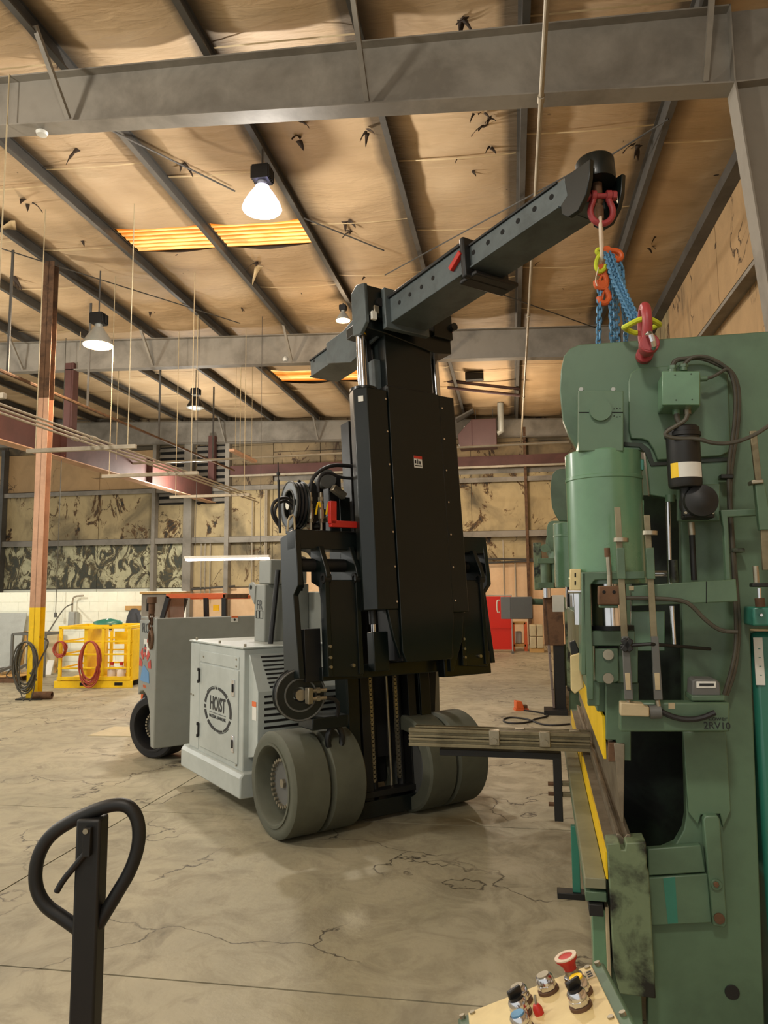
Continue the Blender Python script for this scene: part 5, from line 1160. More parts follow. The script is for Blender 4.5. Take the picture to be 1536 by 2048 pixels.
# ================================================================== HIGH-BAY LAMPS
def highbay(px, py, Y, rpx, lit, label, energy, col=(1, .86, .68)):
    c = W.at(px, py, 1, Y); r = abs(W.at(px+rpx, py, 1, Y)[0]-c[0])
    o = thing('high_bay_lamp', label, 'lamp', c, 0, 'high bay lamps')
    s = r/.2
    m = MB(); m.lathe([(.07*s, 1), (.075*s, .92), (.13*s, .6), (.18*s, .25), (.2*s, 0), (.194*s, 0), (.174*s, .25), (.12*s, .6), (.05*s, .95)], (0, 0, 0), (0, 0, .24*s), 28); m.build('reflector', M['refl'] if energy > 500 else M['ltgrey'] if lit else M['blk2'], o, smooth=50)
    m = MB(); m.lathe([(0, 0), (.12*s, .15), (.19*s, .7), (.192*s, 1), (0, 1)], (0, 0, -.045*s), (0, 0, .0), 28); m.build('lens', M[lit] if lit else M['ltgrey'], o, smooth=50)
    m = MB(); m.box(-.085*s, .085*s, -.085*s, .085*s, .29*s, .44*s)
    for k in range(-2, 3): m.box(-.1*s, .1*s, k*.035*s-.006*s, k*.035*s+.006*s, .30*s, .43*s)
    m.build('ballast', M['blk2'], o, bev=.004)
    m = MB(); m.cyl((0, 0, .23*s), (0, 0, .30*s), .05*s, n=14); m.build('neck', M['ltgrey'], o)
    zt = roofz(c[0])+.0-c[2]; m = MB(); m.cyl((0, 0, .44*s), (0, 0, max(zt, .5*s)), .012, n=8); m.build('hanger', M['purlin'], o)
    if lit: bulb((c[0], c[1], c[2]-.05*s-.05), energy, col, .14)
    return o
highbay(524, 418, 7.9, 38, 'lampon', 'brightest lit high bay lamp, beside the large orange skylight', 501, (1, .93, .84))
highbay(196, 690, 10.9, 27, 'lampwarm', 'lit high bay lamp at the left, in front of the second rafter', 380, (1, .80, .58))
highbay(391, 815, 16.5, 16.5, None, 'unlit dark high bay lamp with grey lens hanging beyond the second rafter', 0)
highbay(686, 641, 12.8, 14, 'lampwarm', 'small lit lamp half hidden behind the tail of the black boom', 40, (1, .75, .5))
o = thing('round_detector', 'small white round detector under the near rafter, upper left', 'detector', W.at(84, 262, 1, 6.42)); m = MB(); m.lathe([(0, 0), (.05, .1), (.06, .6), (.03, 1), (0, 1)], (0, 0, -.05), (0, 0, .01), 20); m.build('cap', M['decalW'], o)
o = thing('round_detector', 'small white round detector under the second rafter, above the boom tail', 'detector', W.at(571, 719, 1, 14.3)); m = MB(); m.lathe([(0, 0), (.05, .1), (.06, .6), (.03, 1), (0, 1)], (0, 0, -.05), (0, 0, .06), 20); m.build('cap', M['decalW'], o)
# fluorescent fixtures
a, b = W.at(371, 1119, 1, 13.6), W.at(540, 1116, 1, 13.6)
fx = thing('strip_light', 'lit white fluorescent strip light in front of the torn back wall', 'lamp', a)
L_ = (b-a).length; m = MB(); m.box(0, L_, -.07, .07, .01, .06); m.build('housing', M['decalW'], fx, bev=.004)
for yy in (-.035, .035): m = MB(); m.cyl((.02, yy, -.01), (L_-.02, yy, -.01), .019, n=12); m.build('tube', M['tubeon'], fx)
for x in (.2, L_-.2): MB().cyl((x, 0, .06), (x, 0, 4.9), .005, n=6).build('hanger', M['purlin'], fx)
al = D.lights.new('strip_light_glow', 'AREA'); al.shape = 'RECTANGLE'; al.size = L_; al.size_y = .1; al.energy = 45; al.color = (1, .95, .95)
ao = D.objects.new('strip_light_glow', al); COL.objects.link(ao); ao.location = (a+b)/2+Vector((0, 0, -.04))
# unlit strip fixture hung along the bay
a = W.at(463, 900, 2, 4.6); b = W.at(515, 923, 2, 4.6)
fx = thing('strip_light', 'unlit pinkish strip fixture hung on two rods left of the boom tail', 'lamp', a); b = Vector((a[0], b[1], a[2])); d = b-a
m = MB(); m.beam((0, 0, 0), d, .12, .06); m.build('housing', M['salmon'], fx, bev=.004)
for t in (.15, .85): q = d*t; MB().cyl((q[0], q[1], .03), (q[0], q[1], roofz(a[0])-a[2]), .006, n=6).build('hanger', M['beige'], fx)

# ================================================================== OVERHEAD CONDUITS, CRANE BEAM, COLUMN
CZ = 3.55
racks = [((-60, 940-150+0), (10, 786)), ((55, 901), (272, 886)), ((205, 951), (396, 941)), ((340, 993), (500, 985))]
names = ['galvanised strut rack hung at the far left edge', 'greenish strut rack bar, nearest of the hung conduit racks', 'pinkish strut rack bar, middle of the hung conduit racks', 'farthest strut rack bar of the hung conduits, before the torn wall']
rk = []
for (a, b), lb in zip(racks, names):
    b_ = W.at(*b, 2, CZ); a_ = W.at(*a, 2, CZ); y = b_[1] if lb.startswith('galv') else (a_[1]+b_[1])/2
    if lb.startswith('galv'): x0, x1 = b_[0]-1.6, b_[0]
    else: x0, x1 = W.at(a[0], (a[1]+b[1])/2, 1, y)[0], W.at(b[0], (a[1]+b[1])/2, 1, y)[0]
    rk.append((x0, x1, y))
    o = thing('conduit_rack', lb, 'rack', (x0, y, CZ), 0, 'hung conduit racks')
    m = MB(); m.box(0, x1-x0, -.025, .025, -.055, .0); m.build('strut', M['alu'], o, bev=.003)
    for x in (.12, x1-x0-.12): MB().cyl((x, 0, -.05), (x, 0, roofz(x0+x)-CZ), .007, n=6).build('rod', M['beige'], o)
for k, dx in enumerate((.55, .70, .85)):
    x1m = rk[1][0]*0
    xs_ = W.at(250, 893, 2, CZ+.05)[0]-.05-.13*k
    o = thing('conduit', ['first', 'second', 'third', 'fourth'][k]+' from the right of the long parallel conduits lying on the hung racks', 'pipe', (xs_, 3.5, CZ+.03), 0, 'parallel conduits'); L = rk[3][2]-3.0+k*.6
    m = MB(); m.tube([(0, 0, 0), (0, L, 0)], .015, 8); m.build('pipe', M['alu'], o)
    for y in range(2, int(L), 3): MB().cyl((0, y, 0), (0, y+.1, 0), .027, n=8).build('coupling', M['alu'], o)
a, b = W.at(200, 932, 1, 17), W.at(1138, 884, 1, 17)
o = thing('conduit', 'long level conduit crossing the hall in front of the back wall', 'pipe', a)
m = MB(); m.tube([(0, -.5, .05), (0, 0, 0), (.25, 0, .02), tuple(b-a)], .028, 8); m.build('pipe', M['alu'], o)
q = W.at(100, 768, 2, 5.0); o = thing('conduit', 'rusty pipe higher than the parallel conduits, crossing the salmon column top', 'pipe', (q[0]-.28, 4, 5.0))
MB().tube([(0, 0, 0), (0, 15.5, 0)], .03, 8).build('pipe', M['rust'], o)
for y in (6, 8.2, 11, 14): MB().box(-.02, .02, y-.01, y+.01, 0, roofz(q[0])-5.0).build('bracket', M['purlin'], o)
# crane runway beam
cbz = 4.42; bq = W.at(430, 1008, 2, cbz); cx = bq[0]
cbm = thing('runway_beam', 'dark red steel runway beam running back to the torn wall on the left', 'beam', (cx, 5, cbz))
L = 22.0-5
m = MB(); m.box(-.15, .15, 0, L, 0, .02); m.build('bottom_flange', M['salmon'], cbm, smooth=0)
m = MB(); m.box(-.15, .15, 0, L, .66, .68); m.build('top_flange', M['beamred'], cbm, smooth=0)
m = MB(); m.box(-.008, .008, 0, L, .02, .66); m.build('web', M['beamred'], cbm, smooth=0)
for y in (5.2, 9.0, 12.8): MB().box(-.14, .14, y-.006, y+.006, .02, .66).build('stiffener', M['beamred'], cbm, smooth=0)
for y in (9.3, 17): MB().box(-.1, .1, y-.1, y+.1, .68, roofz(cx)-.5-cbz).build('hanger_post', M['beamred'], cbm, smooth=0)
# steel column: yellow base
cb0 = W.at(62, 1397, 2, 0); sz = .085
ctp = W.at(92, 690, 1, cb0[1])
col = thing('steel_column', 'tall salmon steel column with yellow painted foot at the left', 'column', (cb0[0]+.05, cb0[1], 0), 8)
cr = M['salmon']; yz = W.at(72, 1215, 1, cb0[1])[2]; hz_ = roofz(cb0[0])
def hsec(m, z0, z1):
    m.box(-sz, sz, -sz, -sz+.012, z0, z1); m.box(-sz, sz, sz-.012, sz, z0, z1); m.box(-.006, .006, -sz, sz, z0, z1); return m
hsec(MB(), yz, ctp[2]-.9).build('shaft', cr, col, smooth=0); hsec(MB(), ctp[2]-.9, hz_).build('shaft_top', M['rust'], col, smooth=0); hsec(MB(), 0, yz).build('painted_foot', M['yel'], col, smooth=0)
MB().box(-.20, .20, -.18, .18, 0, .02).build('base_plate', M['blk2'], col, bev=.003)
o = thing('pipe_stub', 'short dirty pipe lying on the floor beside the yellow column foot', 'pipe', (cb0[0]+.22, cb0[1]-.1, .06)); m = MB(); m.ring((-.12, 0, 0), (.16, .06, 0), .06, .045, 20); m.build('tube', M['rust'], o)
def coil(label, cx_, cy_, rx, rz, Y, n, rr, mt, nm='hose_coil', cat='hose', seed=1, tail=None, grp=None, dep=.05):
    r = random.Random(seed); c = W.at(cx_, cy_, 1, Y); s = abs(W.at(cx_+1, cy_, 1, Y)[0]-c[0])
    o = thing(nm, label, cat, c, 0, grp)
    P = []; N = 20
    for k in range(n*N):
        a = 2*pi*k/N; j = int(k/N); w_ = 1+.14*sin(j*2.3)+.04*r.uniform(-1, 1)*0; z_ = 1+.10*cos(j*1.7+1)
        P.append((cos(a)*rx*s*w_+.04*sin(j*3.1), -.02-dep*(j/n)+.015*sin(a*2+j), sin(a)*rz*s*z_-(rz*s*.1*(z_-1)*10)))
    m = MB(); m.tube(P, rr, 6); m.build('turns', M[mt], o)
    if tail:
        m = MB(); m.tube([W.at(x, y, 1, Y+dy)-c for x, y, dy in tail], rr, 6, sm=2); m.build('tail', M[mt], o)
    return o
coil('grey cable coil hung around the yellow foot of the salmon column', 54, 1330, 20, 42, cb0[1]-.20, 7, .013, 'cable', 'cable_coil', 'cable', 3, [(76, 1278, .3), (95, 1277, .3), (97, 1290, .3), (80, 1320, .2), (68, 1350, 0), (75, 1365, 0), (60, 1345, 0)])
coil('long thin cable loop dangling low at the yellow column foot', 57, 1345, 17, 50, cb0[1]-.25, 1, .010, 'cable', 'cable_coil', 'cable', 5, [(38, 1330, 0), (20, 1340, 0), (10, 1352, 0), (24, 1356, 0), (35, 1345, 0)])

# ================================================================== YELLOW CAGE
yc = W.at(114, 1376, 2, 0); yd = W.at(262, 1375, 2, 0)
cg = thing('work_cage', 'bright yellow steel man basket with rails and fork pockets on the floor', 'cage', (yc[0], yc[1], 0), math.degrees(atan2(yd[1]-yc[1], yd[0]-yc[0]))-1.0)
cw_ = (yd-yc).length; chh = 1.02; cdp = 1.05
def rail(nm, p, q, w_=.05): m = MB(); m.beam(p, q, w_, w_); return m.build(nm, M['yel'], cg, bev=.004)
MB().box(-.05, cw_+.03, -.02, .03, 0, .12).build('base_rail', M['yel'], cg, bev=.004)
for xx in (.40, 1.0): MB().box(xx, xx+.14, -.024, -.018, .04, .09).build('fork_pocket', M['slot'], cg, smooth=0)
MB().box(0, cw_, 0, cdp, .1, .13).build('deck', M['yel'], cg)
for y in (0, cdp):
    for x in ((.04, .48 if y else .78, cw_-.04) if y == 0 else (.04, .5, cw_-.5, cw_-.04)):
        rail('post', (x, y, .12), (x, y, chh))
    rail('top_rail', (0, y, chh), (cw_, y, chh))
    for z in (.33, .56, .78): rail('mid_rail', (0, y, z), (cw_, y, z), .028)
    rail('low_rail', (0, y, .16), (cw_, y, .16), .06)
for x in (.03, cw_-.03):
    rail('top_rail', (x, 0, chh), (x, cdp, chh));
    for z in (.33, .56, .78): rail('mid_rail', (x, 0, z), (x, cdp, z), .028)
MB().box(.44, .50, .0, .9, .12, chh-.02).build('side_plate', M['yel'], cg, bev=.003)
MB().box(cw_-.08, cw_+.02, .02, cdp, .12, chh-.04).build('side_plate', M['yel'], cg, bev=.003)
MB().box(cw_-.5, cw_-.1, .5, .53, .70, .92).build('tool_box', M['yel'], cg, bev=.004)
bm_ = D.objects['base_rail']
coil('large red air hose coil hung on the front rail of the yellow cage', 182, 1324, 19, 38, yc[1]-.04, 6, .013, 'hosered', 'hose_coil', 'hose', 9, None, 'red hose coils')
coil('small red air hose coil at the left corner of the yellow cage', 123, 1297, 11, 13, yc[1]-.04, 5, .012, 'hosered', 'hose_coil', 'hose', 4, None, 'red hose coils')
for px, lb in ((223, 'left milky plastic jug with red cap inside the yellow cage'), (242, 'right milky plastic jug with red cap inside the yellow cage')):
    c = W.at(px, 1362, 1, yc[1]+.2); o = thing('plastic_jug', lb, 'jug', (c[0], c[1], .145), 0, 'plastic jugs')
    m = MB(); m.lathe([(0, 0), (.07, 0), (.075, .1), (.075, .6), (.03, .85), (.025, 1), (0, 1)], (0, 0, 0), (0, 0, .24), 16); m.build('body', M['plastic'], o, smooth=50)
    m = MB(); m.cyl((0, 0, .235), (0, 0, .28), .032, n=14); m.build('cap', M['red'], o); m = MB(); m.tube([(.04, 0, .2), (.08, 0, .19), (.08, 0, .1)], .01, 6, sm=1); m.build('handle', M['plastic'], o)
m = MB()
c = W.at(215, 1277, 1, yc[1]+.6); o = thing('cloth_bundle', 'small teal and grey cloth bundle lying on top of the yellow cage', 'cloth', (c[0], c[1], chh+.03))
m = MB(); r = random.Random(2); P = []
m.lathe([(0, 0), (.18, .0), (.17, .5), (.12, .85), (.05, 1), (0, 1)], (0, 0, 0), (0, 0, .09), 14); ob = m.build('bundle', M['teal'], o, smooth=60)
for v in ob.data.vertices: v.co += Vector((r.uniform(-.03, .03)+v.co.x*.6, r.uniform(-.03, .03), r.uniform(-.012, .012) if v.co.z > .01 else 0))
c = W.at(268, 1372, 1, yc[1]+.62); o = thing('gas_bottle', 'short steel bottle with dark base between the yellow cage and grey counterweight', 'bottle', (c[0], c[1], 0)); m = MB(); m.lathe([(0, 0), (.075, 0), (.075, .8), (.04, .93), (.02, 1), (0, 1)], (0, 0, .12), (0, 0, .55), 18); m.build('body', M['silver'], o, smooth=50); MB().cyl((0, 0, 0), (0, 0, .13), .09, n=18).build('base', M['blk2'], o)
o = thing('shop_bottle', 'small clear bottle with dark label on shelf of the yellow cage', 'bottle', (W.at(220, 1290, 1, yc[1]+.5)[0], yc[1]+.5, .935)); m = MB(); m.lathe([(0, 0), (.025, 0), (.025, .7), (.01, .85), (.01, 1), (0, 1)], (0, 0, 0), (0, 0, .15), 12); m.build('body', M['plastic'], o); MB().cyl((0, 0, .02), (0, 0, .08), .0255, n=12).build('label_wrap', M['logo'], o)

# jacket on a wooden rail on the white wall
p, q = W.at(250, 1211, 1, YL-.03), W.at(300, 1221, 1, YL-.03)
o = thing('coat_rail', 'pale wooden coat rail fixed on the white wall', 'rail', (p[0], YL-.03, (p[2]+q[2])/2)); m = MB(); m.box(0, q[0]-p[0], 0, .03, -.045, .045); m.build('board', M['wood'], o, bev=.003)
jk = W.at(268, 1217, 1, YL-.12); o = thing('jacket', 'dark grey jacket hanging on the wooden rail by the cage', 'jacket', jk)
prof = []
m = MB(); N = 14; vv = []; ff = []
for i, (z, wd, dp) in enumerate([(0, .05, .04), (-.06, .11, .07), (-.2, .15, .08), (-.4, .17, .09), (-.55, .18, .09), (-.6, .17, .08)]):
    for k in range(N):
        a = 2*pi*k/N; vv.append((cos(a)*wd*(1+.12*sin(3*a+i)), sin(a)*dp, z))
for i in range(5):
    for k in range(N): ff.append((i*N+k, i*N+(k+1) % N, (i+1)*N+(k+1) % N, (i+1)*N+k))
ff.append(tuple(range(N))); ff.append(tuple(reversed(range(5*N, 6*N))))
m.add(vv, ff); m.build('body', M['cloth'], o, smooth=60)
m = MB(); m.tube([(.10, -.03, -.08), (.17, -.04, -.25), (.18, -.05, -.5)], .045, 8, sm=1); m.build('sleeve', M['cloth'], o)
# electrical box + conduit on the white wall
e = W.at(145, 1237, 1, YL-.1); o = thing('electrical_box', 'grey electrical switch box with conduit on the white wall', 'box', (e[0], YL-.09, e[2]))
MB().box(-.07, .07, -.06, .09, -.14, .14).build('case', M['ltgrey'], o, bev=.01); MB().box(.06, .1, -.03, .09, -.16, .12).build('side_cover', M['ltgrey'], o, bev=.005)
m = MB(); m.tube([(-.02, 0, .13), (-.02, 0, .40), (.03, 0, .46), (.22, 0, .47)], .018, 8, sm=1); m.build('conduit', M['alu'], o)
m = MB(); m.tube([W.at(x, y, 1, YL-.1-t)-Vector(o.location) for x, y, t in ((145, 1208, 0), (130, 1214, .5), (112, 1240, 1.5), (92, 1272, 3.0), (78, 1274, 3.6))], .013, 6, sm=2); m.build('cable', M['cable'], o)
# hanging pull cord on the wall
e = W.at(113, 1080, 1, YL-.2); f_ = W.at(111, 1228, 1, YL-.2); o = thing('pull_cord', 'thin hanging cord with small plug before the white wall', 'cord', f_); m = MB(); m.tube([(0, 0, 0), (0, 0, roofz(f_[0])-f_[2])], .008, 6); m.build('cord', M['cable'], o); MB().box(-.025, .025, -.02, .02, -.07, .03).build('plug', M['grey'], o, bev=.003)
# leaning sheets, frames
def sheet(label, px0, px1, pyt, Y, mt, lean=.25, nm='leaning_sheet', cat='sheet', th_=.015, zb=0.):
    a = W.at(px0, 1300, 1, Y); b = W.at(px1, 1300, 1, Y); t = W.at(px0, pyt, 1, Y+lean)
    o = thing(nm, label, cat, (a[0], Y, zb)); x = b[0]-a[0]; h = t[2]-zb
    m = MB(); m.add([(0, 0, 0), (x, 0, 0), (x, lean, h), (0, lean, h), (0, th_, 0), (x, th_, 0), (x, lean+th_, h), (0, lean+th_, h)], [(0, 1, 2, 3), (4, 7, 6, 5), (0, 4, 5, 1), (1, 5, 6, 2), (2, 6, 7, 3), (3, 7, 4, 0)]); m.build('panel', M[mt], o); return o, x, h
sheet('tall grey-violet metal sheet leaning against the white wall at the left edge', -60, 32, 1226, YL-.42, 'ltgrey', .3)
o, x, h = sheet('pale board with wooden edges leaning on the white wall behind the column', 44, 112, 1262, YL-.25, 'card', .12, 'leaning_board', 'board')
for xx in (0, x): m = MB(); m.beam((xx, -.01, 0), (xx, .11, h), .05, .03); m.build('edge_strip', M['wood'], o)
o, x, h = sheet('small shiny white tile sheet standing low against the board behind the column', 90, 103, 1320, YL-.6, 'decalW', .1)
fr = thing('table_frame', 'dark metal table frame standing behind the yellow column', 'frame', (W.at(22, 1345, 1, YL-1.0)[0], YL-1.0, 0))
x1 = W.at(88, 1345, 1, YL-1.0)[0]-fr.location.x
for p, q in (((0, 0, .82), (x1, 0, .82)), ((0, 0, 0), (0, 0, .82)), ((x1, 0, 0), (x1, 0, .82)), ((0, .5, .82), (x1, .5, .82)), ((x1, 0, .82), (x1, .5, .82)), ((x1, .5, 0), (x1, .5, .82)), ((0, .5, 0), (0, .5, .82)), ((0, 0, .82), (0, .5, .82))):
    m = MB(); m.beam(p, q, .045, .045); m.build('bar', M['grey'], fr, bev=.003)
o = thing('scrap_pallet', 'low wooden pallet with odd scraps at the left edge of the floor', 'pallet', (W.at(-60, 1350, 1, YL-1.9)[0], YL-1.95, 0))
for k in range(5): MB().box(.0+k*.2, .16+k*.2, 0, .8, .10, .12).build('board', M['wood'], o, bev=.002)
for k in range(3): MB().box(0, .96, .02+k*.35, .10+k*.35, 0, .10).build('runner', M['rust'], o, bev=.002)
for k in range(7): m = MB(); r = random.Random(k); m.beam((.05+k*.12, .1+r.random()*.4, .14+r.random()*.03), (.2+k*.12, .3+r.random()*.4, .16+r.random()*.15), .05, .05); m.build('scrap', M['grey'] if k % 2 else M['silver'], o, bev=.003)
# cream board lying on the floor
P4 = [W.at(x, y, 2, 0) for x, y in ((175, 1472), (228, 1454), (300, 1455), (300, 1474))]
o = thing('floor_sheet', 'thin cream board lying flat on the floor left of the grey truck', 'board', (P4[0][0], P4[0][1], 0)); m = MB(); m.prism([p-Vector((P4[0][0], P4[0][1], 0)) for p in P4], 2, .0, .006); m.build('board', M['card'], o)

# ================================================================== lift truck with orange guard behind the counterweight
OY = 8.9
def oy(px, py): return W.at(px, py, 1, OY)
q = oy(283, 1232); ot = thing('lift_truck', 'old lift truck with orange guard bars and dark posts behind the grey counterweight', 'forklift', (q[0], OY, 0))
def ol(px, py, d=0): v = W.at(px, py, 1, OY+d); return v-Vector(ot.location)
a, b = ol(283, 1185), ol(334, 1240); MB().box(a[0], b[0], 0, .5, b[2]-.2, a[2]-.02).build('battery_housing', M['steel'], ot, bev=.01); MB().box(a[0]-.01, b[0]+.06, -.03, .55, a[2]-.02, a[2]+.01).build('housing_top', M['wood'], ot, bev=.004)
a2, b2__ = ol(294, 1197), ol(310, 1222); MB().box(a2[0], b2__[0], -.01, .02, b2__[2], a2[2]).build('opening', M['slot'], ot, smooth=0)
for x0, y0, x1, y1, d in ((338, 1192, 326, 1235, 0), (371, 1196, 360, 1235, .7), (412, 1192, 413, 1235, .7), (449, 1192, 449, 1235, 0)):
    p, q = ol(x0, y0, d), ol(x1, y1, d); q = p+(q-p)*1.6; m = MB(); m.beam(p, q, .06, .06, (0, 1, 0)); m.build('guard_post', M['blk2'], ot, bev=.005)
p, q = ol(334, 1192), ol(452, 1188); m = MB(); m.box(p[0], q[0], -.03, .03, p[2]-.03, p[2]+.03); m.build('guard_bar', M['orange'], ot, bev=.005)
m = MB(); m.box(p[0], q[0]+.05, .7, .76, p[2]-.05, p[2]+.0); m.build('guard_bar', M['orange'], ot, bev=.005); m = MB(); m.box(q[0]-.03, q[0]+.03, -.03, .76, p[2]-.04, p[2]+.02); m.build('guard_bar', M['rust'], ot, bev=.005)
a = ol(283, 1300); MB().box(a[0], ol(455, 1300)[0], 0, .9, .25, 1.15).build('truck_body', M['orange'], ot, bev=.02)
for x in (a[0]+.3, ol(440, 1300)[0]): m = MB(); m.cyl((x, -.02, .26), (x, .2, .26), .26, n=28); m.build('wheel', M['rub2'], ot)
c = ol(410, 1217, .3); MB().box(c[0]-.04, c[0]+.04, .66, .68, c[2]-.04, c[2]+.04).build('yellow_label', M['yel'], ot, smooth=0)
# rusty shackle and chain hung on the counterweight corner
ckl = T.w(T.at(303, 1236, 0, -.06)); o = thing('tow_shackle', 'rusty shackle with dark hook chain hung over the grey counterweight corner', 'shackle', ckl)
m = MB(); 
for k in range(6): link(m, Vector((0, 0, .06-k*.045)), (0, 0, 1), (T.A[0] if k % 2 else T.A[1]), .07, .045, .009)
m.build('links', M['rust'], o, kind='stuff')
m = MB(); m.tube([Vector((0, 0, -.20))+T.A[1]*(.05*cos(a))+Vector((0, 0, .08*sin(a))) for a in [2*pi*k/12 for k in range(12)]], .018, 8, True); m.build('ring', M['rust'], o)
m = MB(); m.cyl((0, 0, .04), (0, 0, .16), .03, n=12); m.cyl((0, 0, .14), (0, 0, .2), .045, n=12); m.build('swivel_pin', M['rust'], o)

# ================================================================== BACKGROUND RIGHT: heater, screens, cabinet, pallets
HY = 20.5
a, b = W.at(943, 838, 1, HY), W.at(994, 890, 1, HY)
ht = thing('unit_heater', 'maroon box unit heater with grey flue hung near the back wall', 'heater', (a[0], HY, b[2])); wd, hh = b[0]-a[0], a[2]-b[2]
MB().box(0, wd, 0, .7, 0, hh).build('case', M['maroon'], ht, bev=.02)
m = MB(); m.prism([(0, 0, 0), (-.35, 0, -.02), (-.40, 0, hh*.45), (0, 0, hh)], 1, .02, .68); m.build('nozzle', M['maroon'], ht, bev=.01)
for k in range(6): z = .05+k*hh*.13; m = MB(); m.beam((-.36+.03*k, .04, z), (-.36+.03*k, .66, z), .02, .06); m.build('vane', M['ltgrey'], ht)
m = MB(); m.tube([(wd+.0, .2, hh*.5), (wd+.12, .2, hh*.55), (wd+.12, .2, hh+.2), (wd+.12, .2, roofz(a[0])-b[2]+.1)], .09, 14); m.build('flue', M['ltgrey'], ht)
for x in (.1, wd-.1): MB().cyl((x, .35, hh), (x, .35, roofz(a[0])-b[2]), .008, n=6).build('hanger', M['purlin'], ht)
a = W.at(920, 838, 1, HY); m = MB(); m.beam((-.45, .3, hh+.05), (.05, .3, hh+.3), .5, .04); m.build('baffle', M['purlin'], ht)
a, b = W.at(930, 750, 1, 17.5), W.at(967, 762, 1, 17.5)
o = thing('hung_fixture', 'dark rectangular fixture hung below the roof above the maroon heater', 'fixture', a); MB().box(0, b[0]-a[0], 0, .2, -.12, .08).build('case', M['blk2'], o, bev=.02); MB().cyl((.05, .1, .08), (.05, .1, roofz(a[0])-a[2]), .01, n=6).build('hanger', M['purlin'], o)
for k, (y0, y1) in enumerate(((762, 778), (775, 791))):
    a, b = W.at(895, y0, 1, 18.5), W.at(1040, y1, 1, 18.5); o = thing('conduit', ['upper', 'lower'][k]+' of two dark pipes under the roof above the heater', 'pipe', a); m = MB(); m.tube([(0, 0, 0), tuple(b-a)], .04, 8); m.build('pipe', M['maroon'], o)
# long conduit down the middle of the roof
a = W.at(1085, 150, 1, 6.25); a = Vector((a[0]*4.31/(a[2]-1.6), 0, 5.91)); o = thing('roof_conduit', 'long thin conduit running back under both rafters', 'pipe', (a[0], 2.5, a[2])); 
m = MB(); m.tube([(0, 0, 0), (0, 3.75, 0), (0, 19.6, 0)], .022, 10); m.build('pipe', M['alu'], o)
for y in (3.72, 9.0, 14.0): MB().cyl((0, y, 0), (0, y+.08, 0), .032, n=10).build('coupling', M['alu'], o)
# red welding screen
a, b = W.at(955, 1193, 1, 19.5), W.at(1025, 1287, 1, 19.5); zt = a[2]; x0 = a[0]; x1 = b[0]
o = thing('welding_screen', 'red vinyl welding screen on a thin frame near the back wall', 'screen', (x0, 19.5, 0))
MB().box(0, x1-x0, 0, .006, .62, zt).build('curtain', M['redvinyl'], o); MB().box(0, x1-x0, .02, .026, .08, .66).build('curtain', M['redvinyl'], o)
m = MB(); m.tube([(0, .01, 0.03), (0, .01, zt+.03), (x1-x0, .01, zt+.03), (x1-x0, .01, 0.03)], .018, 6); m.build('frame_tube', M['ltgrey'], o)
for x in (0, x1-x0): MB().box(x-.03, x+.03, -.3, .3, 0, .04).build('foot', M['grey'], o)
a, b = W.at(1001, 1194, 1, 12.0), W.at(1066, 1238, 1, 12.0)
o = thing('control_cabinet', 'dark grey box cabinet held out on a round arm from the distant press', 'cabinet', (a[0], 12.0, b[2])); wd, hh = b[0]-a[0], a[2]-b[2]
MB().box(.15, wd, 0, .3, 0, hh).build('case', M['grey'], o, bev=.01); m = MB(); m.prism([(0, .05, 0), (.15, 0, 0), (.15, .3, 0), (0, .3, 0)], 2, .0, hh); m.build('side_panel', M['grey'], o, bev=.003)
m = MB(); m.tube([(-.02, .1, hh*.3), (-.06, .1, hh*.3), (-.06, .1, hh*.85), (-.02, .1, hh*.85)], .012, 6, sm=1); m.build('grab_handle', M['plastic'], o)
e = W.at(1130, 1202, 1, 12.0)-Vector(o.location); m = MB(); m.cyl((wd-.02, .12, hh*.78), (e[0], .12, hh*.72), .05, n=16); m.build('support_arm', M['green'], o)
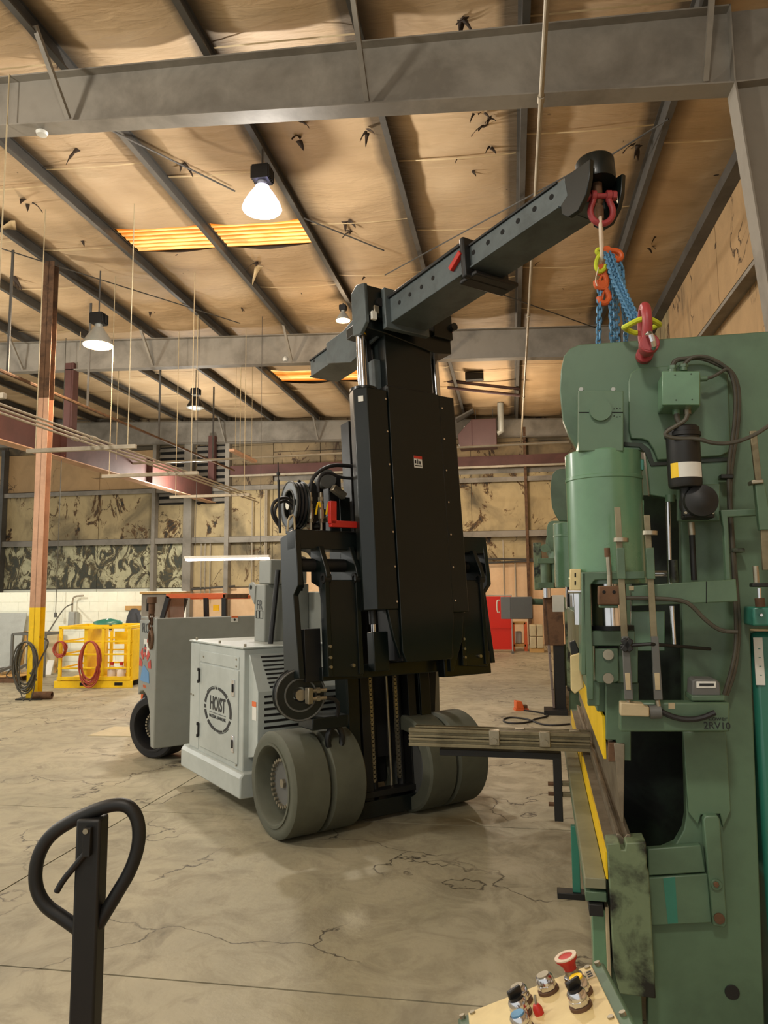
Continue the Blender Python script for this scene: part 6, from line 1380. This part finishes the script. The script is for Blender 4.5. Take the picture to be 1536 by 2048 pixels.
# crates by the back wall
cy = 20.0
a, b = W.at(1026, 1245, 1, cy), W.at(1052, 1285, 1, cy)
o = thing('shelf_cart', 'orange-edged wooden shelf cart with wrapped goods near the back wall', 'cart', (a[0], cy, 0)); wd = b[0]-a[0]; hh = a[2]
for x in (0, wd): 
    for y in (0, .5): MB().box(x-.04, x+.04, y, y+.08, 0, hh).build('post', M['orange'], o, bev=.004)
for z in (.12, hh-.05): MB().box(0, wd, 0, .55, z, z+.06).build('shelf', M['wood'], o, bev=.004)
MB().box(.05, wd-.1, .1, .5, .18, .5).build('wrapped_load', M['ltgrey'], o, bev=.03)
a, b = W.at(1058, 1240, 1, cy-.5), W.at(1088, 1284, 1, cy-.5)
o = thing('wrapped_pallet', 'stack of plastic-wrapped cartons on a pallet beyond the press', 'pallet', (a[0], cy-.5, 0)); wd = b[0]-a[0]
for k in range(3): MB().box(0, wd, .05+k*.25, .13+k*.25, 0, .1).build('runner', M['wood'], o, bev=.003)
for k in range(2):
    for j in range(2): MB().box(.01+j*wd/2, wd/2-.01+j*wd/2, .03, .6, .11+k*.30, .40+k*.30).build('carton', M['card'], o, bev=.02)
# foot pedal with cord
a = W.at(1042, 1413, 2, .05); o = thing('foot_pedal', 'orange foot pedal switch on the floor right of the truck', 'pedal', (a[0], a[1], 0), 15)
MB().box(-.09, .09, -.06, .06, 0, .03).build('base', M['orange'], o, bev=.004); m = MB(); m.prism([(-.08, 0, .03), (-.08, 0, .13), (.0, 0, .12), (.03, 0, .03)], 1, -.06, .06); m.build('hood', M['orange'], o, bev=.006); MB().box(.01, .08, -.04, .04, .03, .07).build('treadle', M['rust'], o, bev=.004)
o = thing('floor_cable', 'black cable looping over the floor from the orange foot pedal', 'cable', (a[0], a[1], 0))
m = MB(); m.tube([W.at(x, y, 2, .011)-Vector((a[0], a[1], 0)) for x, y in ((1047, 1420), (1075, 1424), (1097, 1429), (1092, 1434), (1068, 1438), (1062, 1444), (1030, 1447), (1008, 1444), (1006, 1438), (1020, 1434), (1050, 1437), (1066, 1442), (1080, 1448), (1105, 1451), (1140, 1448))], .011, 6, sm=2); m.build('cord', M['rub2'], o)
# sign of hung frame tube above: small ceiling-hung bars at far left
for k, (x, y0, y1) in enumerate(((392, 745, 840), (160, 640, 700), (480, 640, 900), (232, 640, 920))):
    p = W.at(x, y1, 1, 13.0+k*.7); o = thing('hanger_rod', ['thin hanger rod beside the dark unlit lamp', 'thin hanger rod behind the lit left lamp', 'thin rod hanging left of the unlit strip fixture', 'thin pale rod hanging below the lit left lamp'][k], 'rod', p)
    MB().cyl((0, 0, 0), (0, 0, roofz(p[0])-p[2]), .008, n=6).build('rod', M['beige'], o)
